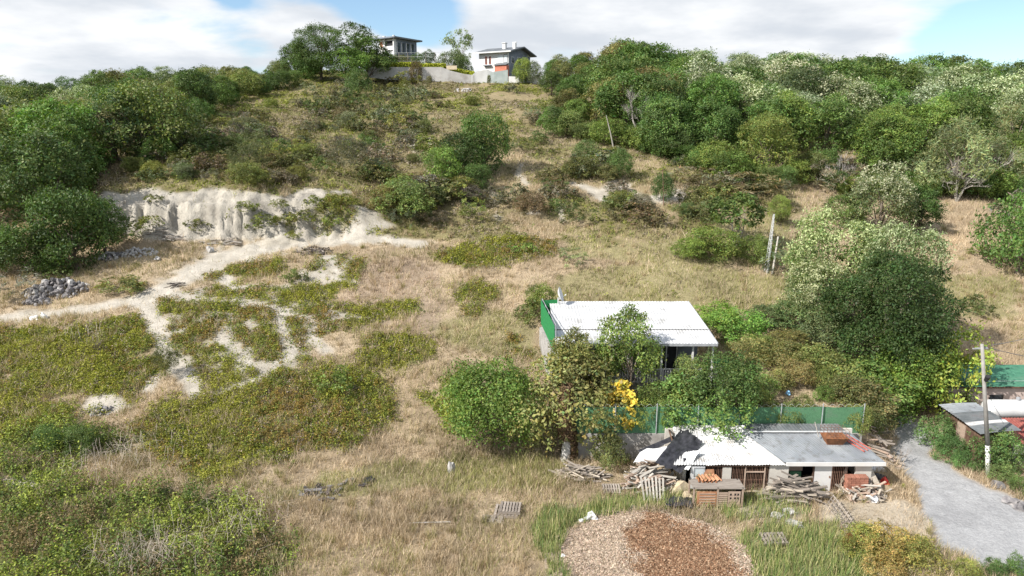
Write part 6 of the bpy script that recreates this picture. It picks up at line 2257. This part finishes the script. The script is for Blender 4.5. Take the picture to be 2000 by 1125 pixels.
# clipped hedges and fence along the top of the wall
for k, (x0, x1, top_, bot, Yh, lab) in enumerate([(716, 808, 124, 131, 153.0, 'clipped yellow-green hedge on the long grey wall'), (815, 870, 126, 132, 153.4, 'low hedge strip right of the brown bush'), (876, 926, 135, 147, 153.5, 'yellow-green hedge stepping down beside the white villa')]):
    a, b = at(x0, bot, Yh), at(x1, bot, Yh)
    hh = (bot - top_) * Yh / FPX * 1.25
    g = np.random.default_rng(930 + k)
    n = 2600
    P = np.stack([(b.x - a.x) * g.random(n), g.random(n) * 1.2, hh * g.random(n) + ((b.z - a.z) * 0)], 1)
    if k == 2:
        P[:, 2] -= .9 * P[:, 0] / (b.x - a.x)
    V, F, kk = leaf_arrays(P, unit(g.normal(size=(n, 3)) + np.array([0, -.4, .5])), .13 + .1 * g.random(n), .6, g)
    tag(link('hedge', mesh_arrays('hedge', V, F, kk, np.repeat(mixcol([(.40, .42, .04), (.30, .34, .04), (.46, .47, .07)], g.integers(0, 3, n), g), 4, 0)), M['cover'], loc=a), lab, 'hedge')
fr = empty('ridge_fence', at(712, 130, 153.6), 'thin post and wire fence behind the clipped hedge', 'fence')
oF = fr.location.copy()
for px in (711, 728, 745, 763, 780, 797, 832, 850, 870):
    p = at(px, 131, 154.2) - oF
    MB().tube(p, p + Vector((0, 0, 3.0)), .045, n=6).build('post', M['wood'], fr)
mb = MB()
for zz in (1.2, 2.1, 2.9):
    p, q = at(711, 131, 154.2) - oF, at(870, 131, 154.2) - oF
    mb.tube(p + Vector((0, 0, zz)), q + Vector((0, 0, zz)), .025, n=4)
mb.build('wires', M['palewire'], fr)
yb = box_obj('yellow_board', at(882, 132, 153), (2.2, .15, .8), M['yellowply'])
tag(yb, 'pale yellow board above the stepped hedge', 'board')
for a in [
    ('bushy', 1020, 114, 151.5, (.19, .26, .05), 'round bright tree in front of the white villa gable', 'tree', .62),
    ('bushy', 1042, 122, 151.8, (.13, .16, .07), 'grey-green bush right of the round bright tree', 'bush', .8),
    ('acacia', 1083, 112, 156.0, (.10, .15, .05), 'small bluish tree right of the white villa', 'tree', .9),
    ('bushy', 1022, 140, 151.0, (.10, .14, .04), 'small bush in front of the low white wall', 'bush', .5),
    ('bushy', 755, 102, 156.5, (.10, .13, .045), 'bush in front of the grey villa', 'bush', .9),
    ('bushy', 735, 108, 156.0, (.11, .14, .045), 'bush at the left foot of the grey villa', 'bush', .8),
    ('bushy', 785, 106, 156.5, (.13, .13, .05), 'reddish bush at the corner of the grey villa', 'bush', .8),
    ('acacia', 838, 92, 160.0, (.09, .14, .06), 'dark bluish tree between the two villas', 'tree', .9),
    ('acacia', 815, 98, 162.0, (.09, .14, .05), 'small tree right of the grey villa', 'tree', .9),
    ('airy', 895, 52, 167.0, (.28, .33, .16), 'tall airy tree with pale trunk between the villas', 'tree', .95),
    ('bushy', 880, 100, 157.0, (.12, .15, .05), 'bush under the tall airy tree', 'bush', .9),
    ('bushy', 903, 108, 155.5, (.09, .13, .04), 'dark bush left of the white villa', 'bush', .7),
    ('bushy', 812, 118, 151.0, (.16, .14, .06), 'brown bush in front of the long grey wall', 'bush', .5),
    ('bushy', 955, 146, 150.5, (.12, .13, .05), 'olive bush before the white ramp wall', 'bush', .4),
    ('bushy', 838, 148, 149.0, (.14, .14, .055), 'olive bush at the foot of the long grey wall', 'bush', .6),
    ('bushy', 1075, 140, 150.0, (.13, .13, .06), 'bush at the right end of the low white wall', 'bush', .5),
]:
    plant_Y(a[0], a[1], a[2], a[3], a[4], a[5], a[6], a[7])

# ---------------------------------------------------------------- tell look-alikes apart by their order from left to right
ORD = ['first', 'second', 'third', 'fourth', 'fifth', 'sixth', 'seventh', 'eighth', 'ninth', 'tenth', 'eleventh', 'twelfth', 'thirteenth', 'fourteenth', 'fifteenth', 'sixteenth', 'seventeenth', 'eighteenth', 'nineteenth', 'twentieth', 'twenty-first', 'twenty-second', 'twenty-third', 'twenty-fourth', 'twenty-fifth', 'twenty-sixth', 'twenty-seventh', 'twenty-eighth', 'twenty-ninth', 'thirtieth']
bpy.context.view_layer.update()
byl = {}
for o in scene.objects:
    if o.parent is None and 'label' in o and 'category' in o:
        w = o.matrix_world.translation
        byl.setdefault(o['label'], []).append((float(project(w.x, w.y, w.z)[0]), o))
for lab, os_ in byl.items():
    if 1 < len(os_) <= 30:
        os_.sort(key=lambda t: t[0])
        for i, (_, o) in enumerate(os_):
            o['label'] = f"{lab}, {ORD[i]} from left"
